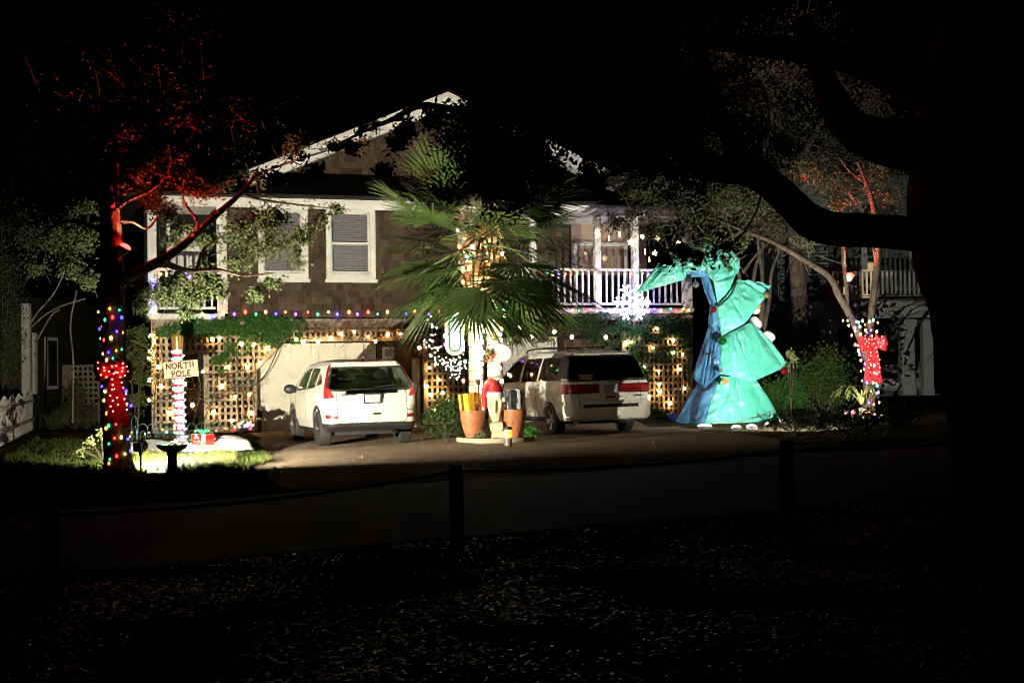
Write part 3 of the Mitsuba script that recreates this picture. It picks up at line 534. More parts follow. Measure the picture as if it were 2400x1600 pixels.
def fan(o, d, pet, Ls, nseg, rg, open_=2.0):
    """one fan leaf: petiole from o along d, then a folded fan of segments"""
    d = unit(d); side = unit(np.cross(d, [0, 0, 1]) + rg.normal(0, .12, 3)); nrm = unit(np.cross(side, d))
    m = MB(); tone = rg.uniform(.75, 1.25) * np.array([.056, .1, .026]); h = o + d * pet - np.array([0, 0, .1 * pet * pet])
    m.tube([o, (o + h) / 2 + [0, 0, .04 * pet], h], [.022, .016, .012], 5, col=tone * 1.5)
    V, F, C = [], [], []
    for i in range(nseg):
        a = (i / (nseg - 1) - .5) * 2 * open_; L = Ls * (1 - .28 * (abs(a) / open_) ** 2) * rg.uniform(.9, 1.06)
        s = unit(d * math.cos(a) + side * math.sin(a) + nrm * (.12 - .1 * abs(a))); wv = unit(np.cross(nrm, s)); b = len(V)
        w = Ls * 2 * open_ / nseg * .66; dr_ = rg.uniform(.05, .4)
        for t, ww in ((.03, .12), (.35, .8), (.6, .8), (.82, .45), (1.0, .04)):
            p = h + s * L * t - np.array([0, 0, 1]) * dr_ * L * max(0, t - .45) ** 1.6 + nrm * (.02 if i % 2 else -.02) * t
            V += [p - wv * w * ww * .5 * min(1, t * 2.2), p + wv * w * ww * .5 * min(1, t * 2.2)]; C += [tone * rg.uniform(.85, 1.15)] * 2
        F += [[b + 2 * j, b + 2 * j + 1, b + 2 * j + 3, b + 2 * j + 2] for j in range(4)]
    return m.add(np.array(V), np.array(F), np.array(C))
rp = np.random.default_rng(21)
for px, w, top, Y, n, ph in ((1110, .135, 555, Yp + .25, 31, .4), (1158, .15, 530, Yp + .35, 35, 1.7)):
    b = palm_trunk(px, w, top, Y, ph)
    for i in range(n):
        az = ph + i * 2.39996; el = math.radians(80 - 135 * ((i + .5) / n) ** .9); d = np.array([math.cos(az) * math.cos(el), math.sin(az) * math.cos(el), math.sin(el)])
        put('frond', fan(b + d * .08 - [0, 0, .25 * i / n], d, rp.uniform(.95, 1.4), rp.uniform(1.05, 1.32), 44, rp), 'palm_leaf', palm, color=True)
# lights wound round the palm
sl = thing('string_light', 'large white and coloured bulbs wound round the twin palm trunks', 'string light', 'string lights')
pb = [(1127, 765, 'white'), (1133, 776, 'white'), (1127, 788, 'ice'), (1130, 801, 'white'), (1127, 815, 'ice'), (1132, 826, 'white'), (1128, 838, 'white'), (1131, 852, 'ice'), (1128, 866, 'white'), (1127, 895, 'ice'), (1131, 906, 'warm'), (1128, 917, 'white'), (1175, 770, 'warm'), (1172, 783, 'white'), (1175, 797, 'white'),
      (1150, 798, 'green'), (1090, 847, 'green'), (1172, 862, 'ice'), (1163, 889, 'teal'), (1177, 893, 'white'), (1172, 912, 'white'), (1085, 803, 'white'), (1086, 818, 'ice'), (1043, 787, 'teal'), (1043, 807, 'purple'), (1083, 762, 'white'), (1183, 740, 'warm'), (1086, 892, 'red'), (1072, 735, 'white'), (1066, 737, 'white'),
      (1160, 721, 'green'), (1155, 751, 'teal'), (1126, 747, 'teal'), (1127, 731, 'red'), (1181, 726, 'green'), (1187, 706, 'teal'), (1109, 712, 'ice'), (1130, 701, 'warm'), (1089, 558, 'orange'), (1076, 577, 'red'), (1107, 578, 'white'), (1177, 595, 'warm'), (1096, 605, 'teal'), (1145, 620, 'orange'), (1099, 630, 'orange'), (1142, 651, 'orange'), (1124, 659, 'warm'), (1145, 661, 'white'),
      (1085, 661, 'orange'), (1130, 680, 'warm'), (1127, 697, 'white'), (1187, 681, 'green'), (1072, 540, 'white'), (1128, 940, 'red'), (1133, 956, 'white'), (1183, 930, 'ice'), (1158, 930, 'warm')]
P = [at(x, y, Yp - .02 + .1 * math.sin(i * 1.7)) for i, (x, y, c) in enumerate(pb)]
bulbs(sl, P, [c for *_, c in pb], .03, 3.0, wt=1.0)
put('wire', MB().tube(catmull([at(1128 + 5 * math.sin(i), 690 + i * 11.5, Yp) for i in range(22)], 3), .006, 5).tube(catmull([at(1176 + 4 * math.sin(i * 1.3), 700 + i * 12, Yp) for i in range(18)], 3), .006, 5), 'black_plastic', sl)
gl = thing('spotlight', 'small bright spotlight between the two palm trunks', 'spotlight')
g0 = at(1121, 881, Yp - .4)
spot('palm_spotlight_beam', g0 + [0, -.02, .08], g0 + [.05, .55, 1.6], np.array([1, .72, .32]) * 13, 80, 40, 2.0)
put('bulb', MB().ball(g0, .065, 2), 'bulb_glass', gl, smooth=True, emit=(130, 98, 48), wt=2.0)
put('holder', MB().tube([g0 + [.0, .06, -.05], g0 + [.0, .1, -.16]], [.05, .04], 12).bar(g0 + [0, .1, -.16], np.array([g0[0], g0[1] + .1, gz(g0[0])]), .02), 'black_plastic', gl)
# oblong sign
dif('peach_paint', (.62, .4, .28)); dif('sign_green', (.02, .07, .05))
sg = thing('hanging_sign', 'rounded oblong sign with peach frame and lit turquoise panel, hanging left of the palm', 'sign')
so = at(1066, 783, Yp + .35)
st_ = lambda hw, hh: LineString([(0, -hh + hw), (0, hh - hw)]).buffer(hw, 12)
SM = shift(*so) @ XZ
put('board', MB().poly(st_(.195, .42).difference(st_(.125, .35)), .04, SM), 'peach_paint', sg)
put('ring', MB().poly(st_(.124, .349).difference(st_(.095, .32)), .03, SM), 'sign_green', sg)
put('lit_panel', MB().poly(st_(.094, .319), .02, SM), 'bulb_glass', sg, emit=(.35, 1.5, 1.05), wt=.4)
put('hanger', MB().tube([so + [-.1, 0, .41], so + [0, 0, 1.2], so + [.1, 0, .41]], .008, 5), 'black_iron', sg)
# net of small white lights
nl = thing('net_light', 'cluster of tiny white lights sagging left of the oblong sign', 'string light', 'string lights')
pts = [(1008, 745), (1015, 760), (1022, 768), (1022, 785), (1014, 790), (997, 802), (1005, 812), (1012, 800), (1020, 815), (1028, 822), (1012, 830), (1022, 838), (1032, 843), (1025, 855), (1040, 850), (1050, 845), (1062, 843), (1055, 855), (1048, 862), (1068, 858), (1075, 850), (1083, 842), (1080, 855), (1060, 865), (1075, 865), (1083, 866), (1070, 876), (1062, 880), (1073, 882)]
P = [at(x + rp.normal(0, 4.5), y + rp.normal(0, 4.5), Yp + .9 + rp.uniform(-.25, .25)) for x, y in pts for _ in range(4 if y > 795 else 2)]
bulbs(nl, P, ['white'] * len(P), .014, 1.0, 1.0, sub=1, wt=.5)
o = P[::3]; put('wire', MB().tube(np.array(o), .004, 4), 'wire_green', nl)
# oval sign with a wreath
ov = thing('oval_sign', 'white oval greeting sign with red rim and small wreath on the right palm trunk', 'sign')
oo = at(1168, 827, Yp + .1); OM = shift(*oo) @ XZ
ell = lambda a, b: affinity.rotate(affinity.scale(Point(0, 0).buffer(1, 24), a, b), -6)
dif('sign_cream', (.78, .68, .6)); dif('script_red', (.55, .2, .16))
put('board', MB().poly(ell(.25, .19), .03, OM), 'sign_cream', ov)
put('rim', MB().poly(ell(.252, .192).difference(ell(.232, .172)), .04, OM), 'script_red', ov)
sc = MB()
for j, (z, a, b) in enumerate(((.07, -.1, .12), (.01, -.12, .15), (-.05, -.04, .17))):
    xs = np.linspace(a, b, 40); sc.poly(LineString(np.column_stack([xs, z + .016 * np.sin(xs * 160) * (1 + .6 * np.sin(xs * 37)) - .1 * xs])).buffer(.005), .004, shift(oo[0], oo[1] - .031, oo[2]) @ XZ)
put('script', sc, 'script_red', ov)
wr = thing('wreath', 'small green and red wreath on the lower left of the oval sign', 'wreath')
wc = oo + [-.17, -.06, -.03]
v, f = leaves(wc + unit(rp.normal(size=(260, 3))) * [.1, .04, .13] * rp.uniform(.3, 1, (260, 1)), .05, .025, rp); put('leaves', MB().add(v, f, leafcol(260, (.05, .14, .04), rp)), 'leaf_green', wr, color=True)
m = MB()
for i in range(22): m.ball(wc + [rp.normal(.03, .05), -.05, rp.normal(-.04, .05)], .017, 1)
prin('berry_red', (.5, .03, .03), .3); put('berries', m, 'berry_red', wr, smooth=True)
# pots, gifts, tiki head
prin('terracotta_glaze', proc(lambda p, n, uv: mix((.34, .1, .045), (.5, .19, .09), fbm(p.x * 9, p.y * 9, p.z * 9, 3))), .22, clearcoat=.8)
def pot(px, label, s=1.0, dY=0):
    c = at(px, 1015, Yp - .2 + dY); z0 = gz(c[0]) + .07; c[2] = z0
    t = thing('plant_pot', label, 'plant pot', 'glazed pots in the planter bed')
    H_ = .56 * s; R_ = .245 * s
    put('bowl', MB().lathe([(.001, 0), (R_ * .46, 0), (R_ * .5, .02), (R_ * .74, H_ * .32), (R_ * .93, H_ * .66), (R_, H_ * .94), (R_ * 1.03, H_ * .97), (R_ * 1.03, H_), (R_ * .93, H_), (R_ * .9, H_ * .9), (.001, H_ * .88)], 40, c), 'terracotta_glaze', t, smooth=40)
    return c + [0, 0, H_]
pA = pot(1108, 'orange glazed pot carrying the gold gift'); pB = pot(1205, 'orange glazed pot carrying the silver gift')
prin('gold_foil', proc(lambda p, n, uv: mix((.55, .3, .02), (.9, .62, .1), fbm(p.x * 30, p.y * 30, p.z * 30, 2))), .25, metallic=.6)
prin('yellow_paper', (.6, .42, .03), .45); prin('brown_ribbon', (.12, .04, .03), .5)
scene['silver_foil'] = {'type': 'twosided', 'bsdf': {'type': 'bumpmap', 'arbitrary': proc(lambda p, n, uv: fbm(p.x * 12, p.y * 12, p.z * 30, 2), eps=.004), 'scale': .12, 'bsdf': {'type': 'principled', 'base_color': rgb((.6, .62, .64)), 'roughness': .22, 'metallic': .9}}}
g = thing('gift_box', 'gold gift with brown ribbon standing in the left orange pot', 'gift box', 'wrapped gifts')
GM = yawM(pA + [-.03, 0, -.06], 38); R8 = np.array([[math.cos(.09), 0, -math.sin(.09)], [0, 1, 0], [math.sin(.09), 0, math.cos(.09)]]); GM[:3, :3] = R8 @ GM[:3, :3]
put('box', MB(GM).box((0, 0, .2), (.3, .3, .38)), 'yellow_paper', g); put('foil_wrap', MB(GM).box((.02, -.008, .2), (.27, .31, .386)), 'gold_foil', g)
put('ribbon', MB(GM).box((-.004, .03, .2), (.32, .06, .392)).box((0.02, -.012, .2), (.06, .32, .392)), 'brown_ribbon', g)
m = MB(GM)
for k in range(8): a = k * .8; m.tube([(0, -.17, .25), (math.cos(a) * .07, -.21, .25 + math.sin(a) * .08), (math.cos(a + .5) * .03, -.17, .25 + math.sin(a + .5) * .03)], [.006, .018, .006], 6)
put('bow', m, 'gold_foil', g)
g = thing('gift_box', 'crinkled silver gift standing in the right orange pot', 'gift box', 'wrapped gifts')
GM = yawM(pB + [.01, 0, -.05], 30)
mm = trimesh.creation.box((.32, .3, .42)).subdivide().subdivide().subdivide(); mm.vertices += (meshkit.fbm(np.array(mm.vertices) * 9, 3)[:, None] - .5) * .05 * unit(np.array(mm.vertices))
put('wrapping', MB(GM).mesh(mm, shift(0, 0, .21)), 'silver_foil', g, smooth=30)
put('ribbon', MB(GM).box((.01, 0, .21), (.36, .05, .45)).box((0.01, 0, .21), (.05, .34, .45)), 'white_cloth', g)
tk = thing('stone_head', 'pale carved stone head with long nose wearing a red and white winter hat', 'statue')
tc = at(1161, 1003, Yp - .32); tc[2] = gz(tc[0]) + .08; kz = .52 / 56
def section(zs):                         # carved head: half widths, depth and front shape by height
    m = trimesh.creation.box((.29, .24, .52)).subdivide().subdivide().subdivide().subdivide(); v = np.array(m.vertices); z = (v[:, 2] + .26) / .52
    w = np.interp(z, [0, .08, .25, .55, .8, 1], [.42, .5, .74, 1.0, 1.04, .92]); v[:, 0] *= w; v[:, 1] *= np.interp(z, [0, .3, 1], [.7, .95, 1])
    v[:, 0] *= 1 - .22 * (np.abs(v[:, 1]) / .12) ** 4
    front = np.clip(-v[:, 1] / .11, 0, 1) ** 2; ax = np.abs(v[:, 0])
    nose = np.exp(-(ax / .035) ** 2) * np.interp(z, [.34, .38, .46, .8, .84], [0, 1, .8, .45, 0]); brow = np.interp(z, [.76, .8, .86, .9], [0, 1, 1, .3]) * np.interp(ax, [0, .11, .13], [1, 1, .4])
    eye = np.exp(-((ax - .07) / .035) ** 2) * np.interp(z, [.5, .6, .74, .77], [0, .6, 1, 0]); mouth = np.exp(-((z - .22) / .02) ** 2) * (ax < .055); lips = np.interp(z, [.14, .2, .25, .3], [0, 1, 1, 0]) * np.exp(-(ax / .06) ** 4)
    v[:, 1] -= front * (.06 * nose + .035 * brow - .05 * eye - .02 * mouth + .016 * lips); m.vertices = v; return m
put('head', MB().mesh(section(0), shift(tc[0], tc[1], tc[2] + .58)), 'stone_white', tk, smooth=50)
put('plinth', MB().box(tc + [.05, 0, .08], (.24, .22, .18), R=np.array([[.97, 0, .22], [0, 1, 0], [-.22, 0, .97]])).box(tc + [.02, 0, .235], (.25, .22, .15), R=np.array([[.99, 0, -.12], [0, 1, 0], [.12, 0, .99]])), 'stone_white', tk)
hat = thing('winter_hat', 'red winter hat with white band and bobble on the stone head', 'hat')
ht = tc + [0, 0, .81]
put('crown', MB().tube(catmull([ht + [0, 0, .03], ht + [-.0, .01, .12], ht + [-.03, .03, .22], ht + [-.12, .03, .24], ht + [-.19, 0, .1], ht + [-.2, -.02, -.1], ht + [-.19, -.03, -.24]], 5), np.interp(np.arange(31), [0, 5, 12, 20, 30], [.16, .155, .11, .07, .035]), 16), 'red_cloth', hat, smooth=60)
put('band', MB().tube([ht + [0, 0, -.01], ht + [0, 0, .085]], [.172, .165], 24), 'white_cloth', hat)
put('bobble', MB().ball(ht + [.17, -.1, -.06], .045, 2), 'white_cloth', hat, smooth=True)
cn = thing('candle_lantern', 'amber glowing candle lantern standing in front of the stone head', 'candle lantern')
c0 = gnd(1191, 1046); scene['amber_glass'] = {'type': 'roughplastic', 'diffuse_reflectance': rgb((.45, .22, .03)), 'alpha': .1}
put('glass', MB().lathe([(.07, .0), (.072, .16)], 24, c0), 'smoke_glass', cn, smooth=True); prin('smoke_glass', (.2, .14, .1), .2, clearcoat=.8)
put('glow', MB().lathe([(.072, .16), (.072, .2), (.073, .31)], 24, c0), 'bulb_glass', cn, smooth=True, emit=(1.9, .85, .05), wt=.4)
put('lid', MB().lathe([(.073, .31), (.076, .315), (.076, .35), (.066, .36), (.066, .34), (.001, .33)], 24, c0), 'black_plastic', cn)
put('base', MB().lathe([(.001, 0), (.074, 0), (.074, .015), (.07, .016)], 24, c0), 'black_plastic', cn)
def plant(name, label, cat, centres, radii, n, L, W, col, rg, mat='leaf_green', stems=None, group=None):
    t = thing(name, label, cat, group); pts = cloud(centres, radii, n, rg); pts = pts[(meshkit.fbm(pts * 4.5, 2, 5) > .43) & (pts[:, 2] > gz(pts[:, 0]))]; n = len(pts); v, f = leaves(pts, L, W, rg)
    put('foliage', MB().add(v, f, leafcol(n, col, rg)), mat, t, color=True)
    m = MB(); cs = np.asarray(centres, float); base = stems if stems is not None else np.array([cs[:, 0].mean(), cs[:, 1].mean(), gz(cs[:, 0].mean())])
    for c in cs: m.tube(catmull([base, (base + c) / 2 + [0, 0, .04], c], 3), [.012] * 7, 5)
    put('stems', m, 'bark_dark', t, kind='stuff'); return t
b = at(1236, 1020, Yp - .25); b[2] = gz(b[0]) + .2; plant('small_plant', 'small bright green plant at the right edge of the round planter', 'plant', [b, b + [.1, 0, .0]], [.14, .11], 260, .07, .03, (.06, .19, .04), rp)
b = at(1128, 1022, Yp - .3); b[2] = gz(b[0]) + .14; plant('small_plant', 'small pale leafy plant at the foot of the gold gift pot', 'plant', [b, b + [-.09, 0, 0]], [.1, .08], 200, .06, .03, (.2, .24, .12), rp)
b = at(1045, 975, Yp + .1); plant('shrub', 'dark spiky shrub left of the orange pots', 'shrub', [b, b + [-.2, 0, -.1], b + [.2, .1, -.15], b + [0, .1, .2]], [.35, .3, .3, .25], 2200, .16, .03, (.035, .06, .022), rp)
# ------------------------------------------------------------------ bent tree wrapped in tarpaulin, baubles, snowflake
def tarp(c1, c2, sc):
    def fn(p, n, uv):
        k = fbm(p.x * 3, p.y * 3, p.z * 3, 3); s = smoothstep(.62, .8, fbm(p.x * 2.2 + p.z, p.y * 2, p.z * 7, 3)); return mix(mix(c1, c2, k), sc, s * .5)
    return fn
def tarp_mat(name, a, b, c):
    scene[name] = {'type': 'twosided', 'bsdf': {'type': 'bumpmap', 'arbitrary': proc(lambda p, n, uv: fbm(p.x * 6 + p.z * 3, p.y * 6, p.z * 10 - p.x * 4, 3), eps=.006), 'scale': .07, 'bsdf': {'type': 'principled', 'base_color': proc(tarp(a, b, c)), 'roughness': .38, 'specular': .5}}}
tarp_mat('tarp_green', (.055, .42, .31), (.14, .58, .45), (.46, .76, .63)); tarp_mat('tarp_blue', (.04, .15, .34), (.085, .27, .46), (.34, .42, .48))
tt = thing('tarpaulin_tree', 'tall bent tree shape wrapped in teal and blue tarpaulin with a drooping tip', 'tarpaulin tree')
TY = 34.4
def patch(A, B, C, D, seed, n=26, bulge=.06, wr=.05, fan_=None):
    """a wrinkled sheet between the corner points A B (top) and D C (bottom)"""
    A, B, C, D = (np.asarray(x, float) for x in (A, B, C, D)); s, t = np.meshgrid(np.linspace(0, 1, n), np.linspace(0, 1, n)); s, t = s[..., None], t[..., None]
    p = (A * (1 - s) + B * s) * (1 - t) + (D * (1 - s) + C * s) * t; nrm = unit(np.cross((B + C) - (A + D), (D + C) - (A + B)))
    if nrm[1] > 0: nrm = -nrm
    ed = (16 * s * (1 - s) * t * (1 - t)) ** .5
    ang = np.stack([s[..., 0] * 3.6 + t[..., 0] * 1.2, t[..., 0] * 1.5 - s[..., 0] * 1.2, 0 * s[..., 0] + seed], -1)
    h = bulge * ed + wr * (meshkit.fbm(ang, 3, seed)[..., None] - .5) * (.35 + .65 * ed) * 2
    p = p + nrm * h; i = np.arange(n * n).reshape(n, n)
    return p.reshape(-1, 3), np.stack([i[:-1, :-1].ravel(), i[:-1, 1:].ravel(), i[1:, 1:].ravel(), i[1:, :-1].ravel()], 1)
q = lambda x, y, d=0.0: at(x, y, TY + d)
def tier(blue, green, back, seed, name='skirt'):
    """blue and green: lists of corner quads (top-left, top-right, bottom-right, bottom-left)"""
    g = MB(); b = MB()
    for k, c in enumerate(green): g.add(*patch(*c, seed + k, bulge=.09, wr=.09))
    for k, c in enumerate(blue): b.add(*patch(*c, seed + 7 + k, bulge=.07, wr=.08))
    for k, c in enumerate(back): g.add(*patch(*c, seed + 13 + k, 10))
    k = put(name, g, 'tarp_green', tt, smooth=50)
    put('blue_panel', b, 'tarp_blue', k, smooth=50)
# bottom skirt: crease towards the street at px 1690 -> 1648
T0L, T0C, T0R, T0B = q(1642, 885, .15), q(1684, 880, -.32), q(1766, 878, .25), q(1710, 880, .8)
B0L, B0C, B0M, B0R, B0B = q(1583, 988, .2), q(1648, 1004, -.75), q(1745, 1006, -.55), q(1832, 985, .35), q(1705, 972, 1.3)
M0 = q(1722, 884, -.2)
tier([(T0L, T0C, B0C, B0L)], [(T0C, M0, B0M, B0C), (M0, T0R, B0R, B0M)], [(T0R, T0B, B0B, B0R), (T0B, T0L, B0L, B0B)], 3)
# second tier
T1L, T1C, T1R, T1B = q(1652, 792, .15), q(1688, 790, -.25), q(1762, 752, .2), q(1700, 780, .6)
B1L, B1K, B1C, B1M, B1R, B1B = q(1622, 884, .2), q(1650, 910, -.2), q(1688, 876, -.55), q(1768, 893, -.5), q(1842, 850, .3), q(1720, 870, 1.1)
B1r2 = q(1836, 862, .2)
M1 = q(1722, 775, -.15)
tier([(T1L, q(1672, 792, -.1), B1K, B1L), (q(1672, 792, -.1), T1C, B1C, B1K)], [(T1C, M1, B1M, B1C), (M1, T1R, B1r2, B1M), (T1R, q(1800, 795, .25), B1R, B1r2)], [(T1R, T1B, B1B, B1R), (T1B, T1L, B1L, B1B)], 23)
# third tier, flaring to the right
T2L, T2C, T2R, T2B = q(1664, 715, .1), q(1678, 716, -.2), q(1728, 655, .05), q(1690, 690, .5)
tier([(T2L, T2C, q(1688, 792, -.25), q(1660, 765, .1))], [(T2C, q(1706, 690, -.12), q(1747, 757, -.4), q(1690, 788, -.3)), (q(1706, 690, -.12), T2R, q(1797, 693, .0), q(1747, 757, -.4)), (T2R, q(1768, 660, .08), q(1808, 668, .1), q(1797, 693, .0))],
     [(T2R, T2B, q(1720, 770, .6), q(1806, 670, .12)), (T2B, T2L, q(1660, 765, .1), q(1720, 770, .6)), (q(1660, 765, .1), q(1688, 792, -.2), q(1688, 796, .3), q(1652, 792, .15))], 43)
tier([(q(1660, 764, .12), q(1690, 768, -.22), q(1686, 800, -.2), q(1650, 800, .15))], [], [], 61, 'blue_waist') if False else put('blue_waist', MB().add(*patch(q(1663, 760, .08), q(1690, 770, -.24), q(1690, 812, -.22), q(1648, 806, .12), 62)), 'tarp_blue', tt, smooth=50)
# upper bulge and the tip that bends over to the left
tier([(q(1640, 640, .1), q(1658, 640, -.12), q(1682, 715, -.2), q(1668, 722, .1))], [(q(1656, 585, -.15), q(1716, 590, -.18), q(1724, 645, -.12), q(1672, 660, -.3)), (q(1672, 660, -.3), q(1724, 645, -.12), q(1712, 675, -.1), q(1682, 712, -.2)), (q(1716, 590, -.18), q(1728, 604, .12), q(1727, 640, .12), q(1724, 645, -.12)),
      (q(1650, 600, -.12), q(1656, 585, -.15), q(1672, 660, -.3), q(1656, 640, -.12))], [(q(1728, 600, .12), q(1690, 590, .45), q(1690, 700, .45), q(1712, 675, .1)), (q(1690, 590, .45), q(1640, 640, .1), q(1668, 722, .1), q(1690, 700, .45))], 71, 'shoulder')
tier([(q(1488, 688, -.1), q(1545, 652, -.1), q(1600, 640, -.15), q(1545, 650, .08)), (q(1600, 622, -.2), q(1656, 620, -.2), q(1660, 650, -.05), q(1610, 646, .05))],
     [(q(1545, 615, -.05), q(1590, 572, -.1), q(1600, 640, -.2), q(1486, 690, -.1)), (q(1590, 572, -.1), q(1660, 570, -.1), q(1665, 630, -.25), q(1600, 640, -.2)), (q(1660, 570, -.1), q(1718, 592, -.1), q(1700, 640, -.2), q(1665, 630, -.25))],
     [(q(1486, 690, -.1), q(1590, 570, .1), q(1718, 590, .15), q(1640, 645, .12))], 91, 'drooping_tip')
put('rope', MB().tube(catmull([q(1681, 718, -.3), q(1700, 704, -.28), q(1716, 684, -.22), q(1726, 660, -.14)], 5), .022, 8).tube(catmull([q(1638, 818, .05), q(1660, 830, -.2), q(1680, 815, -.3), q(1694, 800, -.34)], 5), .012, 6).tube(catmull([q(1628, 898, .1), q(1652, 916, -.3), q(1684, 890, -.5)], 5), .016, 6), 'black_plastic', tt)
put('cord', MB().tube(catmull([q(1660, 993, -.82), q(1740, 985, -.72), q(1790, 972, -.3), q(1815, 962, .1)], 5), .007, 5), 'lattice_wood', tt)
put('inner_frame', MB().tube([q(1700, 1000, .2), q(1700, 800, .2), q(1690, 640, .1)], [.08, .06, .05], 8), 'bark_dark', tt)
for (x, y, r, c, d, lb) in ((1710, 630, .075, (.05, .42, .06), -.42, 'shiny green bauble high on the tarpaulin tree'), (1631, 667, .075, (.5, .5, .52), -.3, 'shiny silver bauble hanging under the drooping tip'), (1673, 725, .07, (.55, .02, .03), -.42, 'shiny red bauble at the knot of the tarpaulin tree'), (1798, 691, .085, (.5, .4, .12), -.1, 'shiny gold bauble at the right tip of the third tier'),
                        (1693, 799, .1, (.03, .3, .05), -.5, 'large green bauble at the waist of the tarpaulin tree'), (1837, 869, .085, (.6, .02, .03), .1, 'shiny red bauble hanging at the right corner of the second tier'), (1690, 868, .05, (.6, .6, .6), -.75, 'small silver bauble under the second tier'), (1574, 978, .09, (.03, .03, .3), .0, 'dark blue bauble lying left of the tarpaulin tree')):
    t = thing('bauble', lb, 'bauble', 'baubles of the tarpaulin tree'); p = q(x, y, d); mt = 'bauble_' + str(len(labels)); prin(mt, c, .12, metallic=.85)
    put('globe', MB().ball(p, r, 3), mt, t, smooth=True); put('cap', MB().tube([p + [0, 0, r * .97], p + [0, 0, r * 1.2]], r * .25, 10).tube([p + [0, 0, r * 1.2], p + [0, .1, r * 1.2 + .12]], .004, 4), 'chrome', t)
sn = thing('star_ornament', 'brown and gold star ornament between the tiers of the tarpaulin tree', 'star'); dif('brown_felt', (.3, .17, .06))
sp_ = q(1699, 893, -.75); put('star', MB().poly(Polygon([(math.cos(a) * r, math.sin(a) * r) for k in range(10) for a, r in [(k * math.pi / 5 + .3, .12 if k % 2 else .055)]]), .03, shift(*sp_) @ XZ), 'brown_felt', sn)
# low lamps at the foot of the tree
for i, (x, y, w, g) in enumerate(((1650, 1002, .3, 1.0), (1724, 1005, .2, .7), (1760, 1003, .22, .7), (1801, 998, .2, .7), (1830, 988, .12, .6))):
    t = thing('ground_lamp', ('brightest white ground lamp at the left foot of the tarpaulin tree', 'second white ground lamp from the left at the foot of the tarpaulin tree', 'third white ground lamp from the left at the foot of the tarpaulin tree', 'fourth white ground lamp from the left at the foot of the tarpaulin tree', 'small white ground lamp at the right corner of the tarpaulin tree')[i], 'ground lamp', 'ground lamps at the foot of the tarpaulin tree')
    p = gnd(x, y + 2); p = p + np.array([0, -.1, 0]); p[2] = gz(p[0]) + .055
    put('lens', MB().ball(p, (w / 2, .045, .05), 2), 'bulb_glass', t, smooth=True, emit=np.array([40, 36, 27]) * g, wt=1.2)
    put('housing', MB().box(p - [0, .0, .07], (w * 1.05, .1, .06)).box(p + [0, -.055, -.025], (w * 1.0, .02, .06)), 'black_plastic', t)
# snowflake
sf = thing('lit_snowflake', 'large glowing white snowflake hung below the right porch railing', 'snowflake')
s0 = hp(fac(1482, 708, -.6)[0], -.6, fac(1482, 708, -.6)[1]); SM = frame(s0, FU, [0, 0, 1]); m = MB(SM)
for k in range(6):
    a = k * math.pi / 3; d = np.array([math.cos(a), math.sin(a), 0]); e = np.array([-d[1], d[0], 0])
    m.tube([d * .09, d * .48], .03, 8)
    for f_, l in ((.2, .15), (.34, .15)):
        for s_ in (-1, 1): m.tube([d * f_, d * (f_ + l * .6) + e * s_ * l * .85], .03, 8)
    m.tube([d * .12, (np.array([math.cos(a + math.pi / 3), math.sin(a + math.pi / 3), 0])) * .12], .024, 8)
    for pp in (d * .48,): m.ball(pp, .03, 1)
put('light_tube', m, 'bulb_glass', sf, smooth=40, emit=(7, 6.4, 18), wt=2.0)
put('hanger', MB(SM).tube([(0, .1, .04), (0, .95, .5)], .006, 5).tube([(-.4, .0, .03), (.4, 0, .03)], .008, 5), 'black_iron', sf)
# star-shaped lights along the right porch
for i, (x, y, r, lb) in enumerate(((1399, 544, .085, 'lit star light hanging at the left end of the right porch'), (1427, 558, .06, 'second lit hanging drop light on the right porch'), (1452, 549, .06, 'third lit hanging drop light on the right porch'), (1478, 568, .11, 'bright lit star light by the right porch post'), (1505, 555, .07, 'lit star light just right of the porch post'), (1541, 558, .07, 'lit star light half hidden in leaves over the porch'),
                                   (1590, 572, .11, 'bright lit star light above the drooping tip'), (1512, 590, .06, 'small lit drop light above the railing'), (1534, 593, .08, 'lit star light above the tarpaulin tip'), (1522, 608, .06, 'lowest lit drop light beside the tarpaulin tip'))):
    t = thing('star_light', lb, 'star light', 'star lights along the right porch'); u_, w_ = fac(x, y, -.1); c = hp(u_, -.1, w_)
    if r > .065: m = MB().poly(Polygon([(math.cos(a) * rr, math.sin(a) * rr) for k in range(10) for a, rr in [(k * math.pi / 5 + .3 + i, r if k % 2 else r * .5)]]), .03, frame(c, FU, [0, 0, 1]))
    else:
        m = MB()
        for k in range(3): m.ball(c + [0, 0, .05 - .05 * k], .022, 1)
    put('glow', m, 'bulb_glass', t, emit=(9, 6.6, 3.0), wt=.5)
    put('cord', MB().tube([c + [0, 0, r * .5], hp(u_, -.07, 5.38)], .004, 4), 'black_plastic', t)
